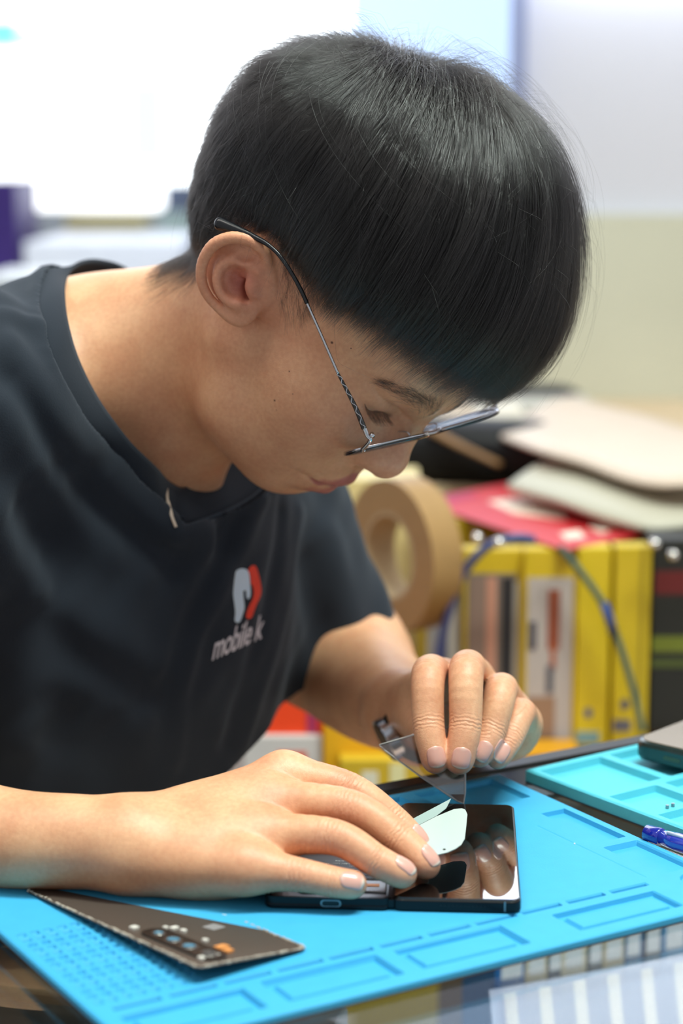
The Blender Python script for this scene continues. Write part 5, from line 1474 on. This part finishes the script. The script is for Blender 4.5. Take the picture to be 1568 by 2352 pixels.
    pt = [p0 + d * t for t in np.linspace(.0115, L_, 6)]; under(o, tube('barrel', pt, [.0042, .0052, .0054, .0054, .0054, .0054], pbr('pen_barrel', (44, 60, 168), .10, spec=.8, coat=.8), None, 16))
    c0 = p0 + d * .016 + np.array([-.001, -.0022, .0046]); under(o, tube('clip', [c0, c0 + d * .02, c0 + d * .035], .0011, pbr('pen_clip', (196, 200, 220), .2, spec=.7), None, 8))
    # loose screws on the turquoise mat
    for (px, py, lab) in [(1532, 1852, 'left one of the tiny screws on the turquoise mat'), (1545, 1848, 'right one of the tiny screws on the turquoise mat')]:
        c = G(px, py, .0045); o = prism('loose_screw', [(c[0] + .0011 * math.cos(i * math.pi / 5), c[1] + .0011 * math.sin(i * math.pi / 5)) for i in range(10)], c[2] - .001, c[2] + .0008, pbr('screw_steel', (150, 156, 160), .3, metal=.9)); tag(o, lab, 'screw', 'loose screws on the turquoise mat')
    c = G(1036 + 283, 1939, .0); tag(prism('loose_screw', [(c[0] + .0005 * math.cos(i * math.pi / 4), c[1] + .0005 * math.sin(i * math.pi / 4)) for i in range(8)], -.0004, .0006, pbr('crumb', (230, 235, 240), .4)), 'tiny pale crumb on the blue mat right of the phone', 'crumb')
    bpy.data.objects['loose_screw.002'].name = 'crumb'

def build_back():
    global KR
    KR = 1.4; ZB = ZC - (ZC - .118) * KR
    wood = pbr('laminate_beige', (196, 172, 138), .45, noise=.05, nscale=6)
    o = empty('back_counter', 'long beige laminate counter running along the wall behind', 'counter', loc=(.9, 2.3, -.78))
    under(o, box('worktop', (.02, 2.17, ZB - .03), (2.2, 2.98, ZB), wood, None, .003)); under(o, box('cabinet', (.06, 2.22, -.78), (2.15, 2.96, ZB - .031), pbr('cabinet_brown', (92, 70, 50), .5)))
    def hb(px0, px1, py0, py1, Y, d, rgb, name, lab, cat, **k): return hang(px0, px1, py0, py1, Y, d, rgb, name, lab, cat, None, (), **k)
    # black bag and pouch on the back counter
    def blob(name, lab, cat, c, rad, rot, m, extra=()):
        o = empty(name, lab, cat, loc=(c[0], c[1], ZB)); bm = bmesh.new(); bmesh.ops.create_cube(bm, size=2)
        bmesh.ops.bevel(bm, geom=bm.edges[:], offset=.55, segments=5, profile=.5, affect='EDGES')
        g = np.random.default_rng(11)
        for v in bm.verts:
            v.co.z = (v.co.z + 1) * (1 - .22 * v.co.x ** 2 - .1 * math.sin(3 * v.co.y))
            if v.co.z < .15: v.co.z = 0
        bmesh.ops.transform(bm, matrix=Matrix.Translation((c[0], c[1], ZB)) @ Matrix.Rotation(rot, 4, 'Z') @ Matrix.Diagonal((rad[0] * 1.13, rad[1] * 1.0, rad[2] * 1.13, 1)), verts=bm.verts[:])
        under(o, bm_obj('bag_body', bm, m, None, True)); return o
    blk = pbr('black_nylon', (14, 14, 16), .5, spec=.4)
    c = P(1110, 1120, 1.60); b = blob('black_bag', 'black bag with tan strap on the back counter beyond the nose', 'bag', c, (.125, .085, .030), -.25, blk)
    under(b, tube('strap', spline([P(985, 985, 1.55), P(1060, 1025, 1.53), P(1150, 1068, 1.52)], 6), .0085, pbr('tan_strap', (128, 92, 52), .6), None, 10, flat=((0, 0, 1), .4)))
    c = P(1225, 945, 1.92); blob('black_pouch', 'smaller black pouch farther back, right of the hair fringe', 'pouch', c, (.060, .045, .024), .1, blk)
    hang(1100, 1210, 955, 1010, 1.72, .12, (214, 204, 184), 'white_envelope', 'pale envelope between the black bag and the cream booklets', 'envelope')
    hang(1175, 1370, 935, 985, 1.80, .10, (176, 172, 160), 'grey_folder', 'grey folder lying under the black pouch', 'folder')
    KR = 1.0
    o = empty('rear_shelf', 'low shelf unit behind the glass counter that carries the packages', 'shelf', loc=(.3, 1.8, -.78))
    sw = pbr('shelf_wood', (120, 92, 60), .5, noise=.15, nscale=10)
    under(o, box('shelf_board', (-.40, 1.64, -.172), (1.1, 2.15, -.157), sw, None, .001)); under(o, box('shelf_body', (-.39, 1.66, -.78), (1.09, 2.14, -.173), sw))
    # walls
    wm = pbr('wall_paint', (206, 206, 216), .7)
    struct(box('wall_back', (.262, 3.0, -.78), (2.4, 3.06, 2.6), wm)); 
    struct(box('trim_1', (.262, 2.975, ZB), (2.4, 2.999, .292), pbr('splashback_glass', (204, 204, 186), .25, noise=.12, nscale=5)))
    struct(box('trim_2', (.246, 2.96, -.78), (.268, 3.0, 2.6), pbr('column_blue', (140, 150, 190), .5)))
    struct(box('wall_right', (2.4, -.6, -.78), (2.46, 3.06, 2.6), wm)); struct(box('floor', (-2.6, -.6, -.84), (2.46, 4.9, -.78), pbr('floor_tiles', (170, 160, 150), .4, noise=.1, nscale=3)))
    struct(box('wall_left', (-2.66, -.6, -.78), (-2.6, 4.9, 2.6), wm))
    # shop window: bright day outside
    def glow(name, rgb, s):
        m, nt, b_ = new_mat(name); b_.inputs['Base Color'].default_value = lin(rgb); b_.inputs['Emission Color'].default_value = lin(rgb); b_.inputs['Emission Strength'].default_value = s; return m
    lb = box('transom_light', (-.55, 2.92, .700), (1.1, 3.02, .768), glow('lit_transom', (236, 244, 255), 6.5)); tag(lb, 'bright lit transom panel high on the back wall', 'light panel')
    win = empty('window_1', loc=(-1.0, 4.6, .2)); win['kind'] = 'structure'
    pane = box('daylit_pane', (-2.6, 4.62, .27), (.20, 4.64, 2.6), glow('day_white', (250, 253, 255), 1.55)); under(win, pane)
    pane2 = box('daylit_pane', (.02, 4.55, .27), (1.3, 4.57, 2.6), glow('day_blue', (190, 214, 246), .80)); under(win, pane2)
    fm = glow('glowing_frame', (206, 232, 240), .66); fm2 = glow('glowing_frame_blue', (110, 190, 236), .8)  # frames given a glow of their own in place of backlight
    def fr(px0, px1, py0, py1, Y=4.5, m=fm):
        A, B = P(px0, py1, Y), P(px1, py0, Y); under(win, box('window_frame', (A[0], Y, A[2]), (B[0], Y + .03, B[2]), m))
    fr(-60, 455, 62, 112); fr(300, 375, 190, 372, 4.12); fr(392, 420, 225, 320, 4.12); fr(-20, 34, 48, 105, 4.45, fm2); fr(355, 380, 112, 200)
    struct(box('wall_window', (-2.6, 4.52, -.78), (.6, 4.6, .27), pbr('sill_grey', (150, 156, 164), .6)))
    hang(368, 470, 425, 500, 4.3, .2, (150, 168, 168), 'display_cabinet', 'grey green cabinet far behind the back of the head', 'cabinet', None, [(0, .95, 1, 1, (70, 80, 104), 'dark_top')], base=-.78)
    o = box('sign_panel', tuple(P(18, 484, 4.2) * [1, 0, 1] + [0, 4.2, 0]), tuple(P(372, 130, 4.2) * [1, 0, 1] + [0, 4.24, 0]), glow('lit_sign_white', (252, 254, 255), 1.5), None, .015); tag(o, 'large blank lit white panel far behind on the left', 'lit panel')
    hang(-40, 44, 415, 700, 3.6, .25, (62, 40, 118), 'purple_chair_back', 'dark purple chair back at the far left edge', 'chair', base=-.78)
    hang(60, 420, 556, 720, 3.4, .5, (232, 236, 250), 'white_desk', 'white desk far behind the raised collar', 'desk', base=-.78)
    hang(150, 330, 492, 556, 3.9, .2, (176, 164, 120), 'tan_stack', 'tan stack on the far desk behind the nape', 'stack', base=-.78)
    hang(-60, 120, 640, 760, 2.6, .3, (186, 190, 196), 'grey_case', 'light grey case behind the near shoulder', 'case', base=-.78)
# ------------------------------------------------------------------ camera
cam = bpy.data.cameras.new('camera'); camo = bpy.data.objects.new('camera', cam); COL.objects.link(camo)
camo.location = (0, 0, ZC); camo.rotation_euler = (math.radians(90) - PIT, 0, 0)
cam.sensor_fit = 'VERTICAL'; cam.sensor_height = 36; cam.lens = FPX / 2352 * 36
cam.clip_start = 0.02
SC.camera = camo
SC.view_settings.view_transform = 'Standard'; SC.view_settings.look = 'None'; SC.view_settings.gamma = 1.0
# ------------------------------------------------------------------ assemble
VOX = .0013
build_mat(); build_mat2(); build_phone(); build_panel(); build_flaps(); build_scraper(); build_watch()
build_table(); build_under_glass(); build_rack(); build_back()
hn0 = Xf(HM, HO, head_node(), sym=True); LIPS.clear()
build_glasses(hn0)
build_person()

# light: daylight sky all round, ceiling panels above the bench
w = bpy.data.worlds.new('daylight'); SC.world = w; w.use_nodes = True; bg = w.node_tree.nodes['Background']
bg.inputs[0].default_value = (.93, .96, 1.0, 1); bg.inputs[1].default_value = .38
area('ceiling_panel', (.55, .75, 2.2), (math.radians(-12), math.radians(18), 0), 1.0, .4, 68, (.88, 1.0, .92))
area('ceiling_panel', (-.9, .5, 2.2), (math.radians(-12), math.radians(-22), 0), 1.2, .5, 13, (1.0, .95, .88))
area('ceiling_panel', (.9, 2.3, 2.2), (0, 0, 0), 1.2, .6, 9, (1.0, .97, .92))
area('added_case_fill', tuple(MAT_M @ Vector((.45, -.05, -.03))), (0, 0, MA), .9, .05, 6, (1, 1, 1))  # unseen fill lamp added under the glass to brighten the stock
SC.view_settings.exposure = .35
cam.dof.use_dof = True; cam.dof.focus_distance = 1.09; cam.dof.aperture_fstop = FPX / 2352 * 36 / 1000 / .0160
cam.dof.aperture_blades = 0
SC.cycles.use_denoising = True
SC.cycles.caustics_reflective = False; SC.cycles.caustics_refractive = False
SC.cycles.use_adaptive_sampling = True; SC.cycles.adaptive_threshold = .02
SC.cycles.max_bounces = 7; SC.cycles.transparent_max_bounces = 24
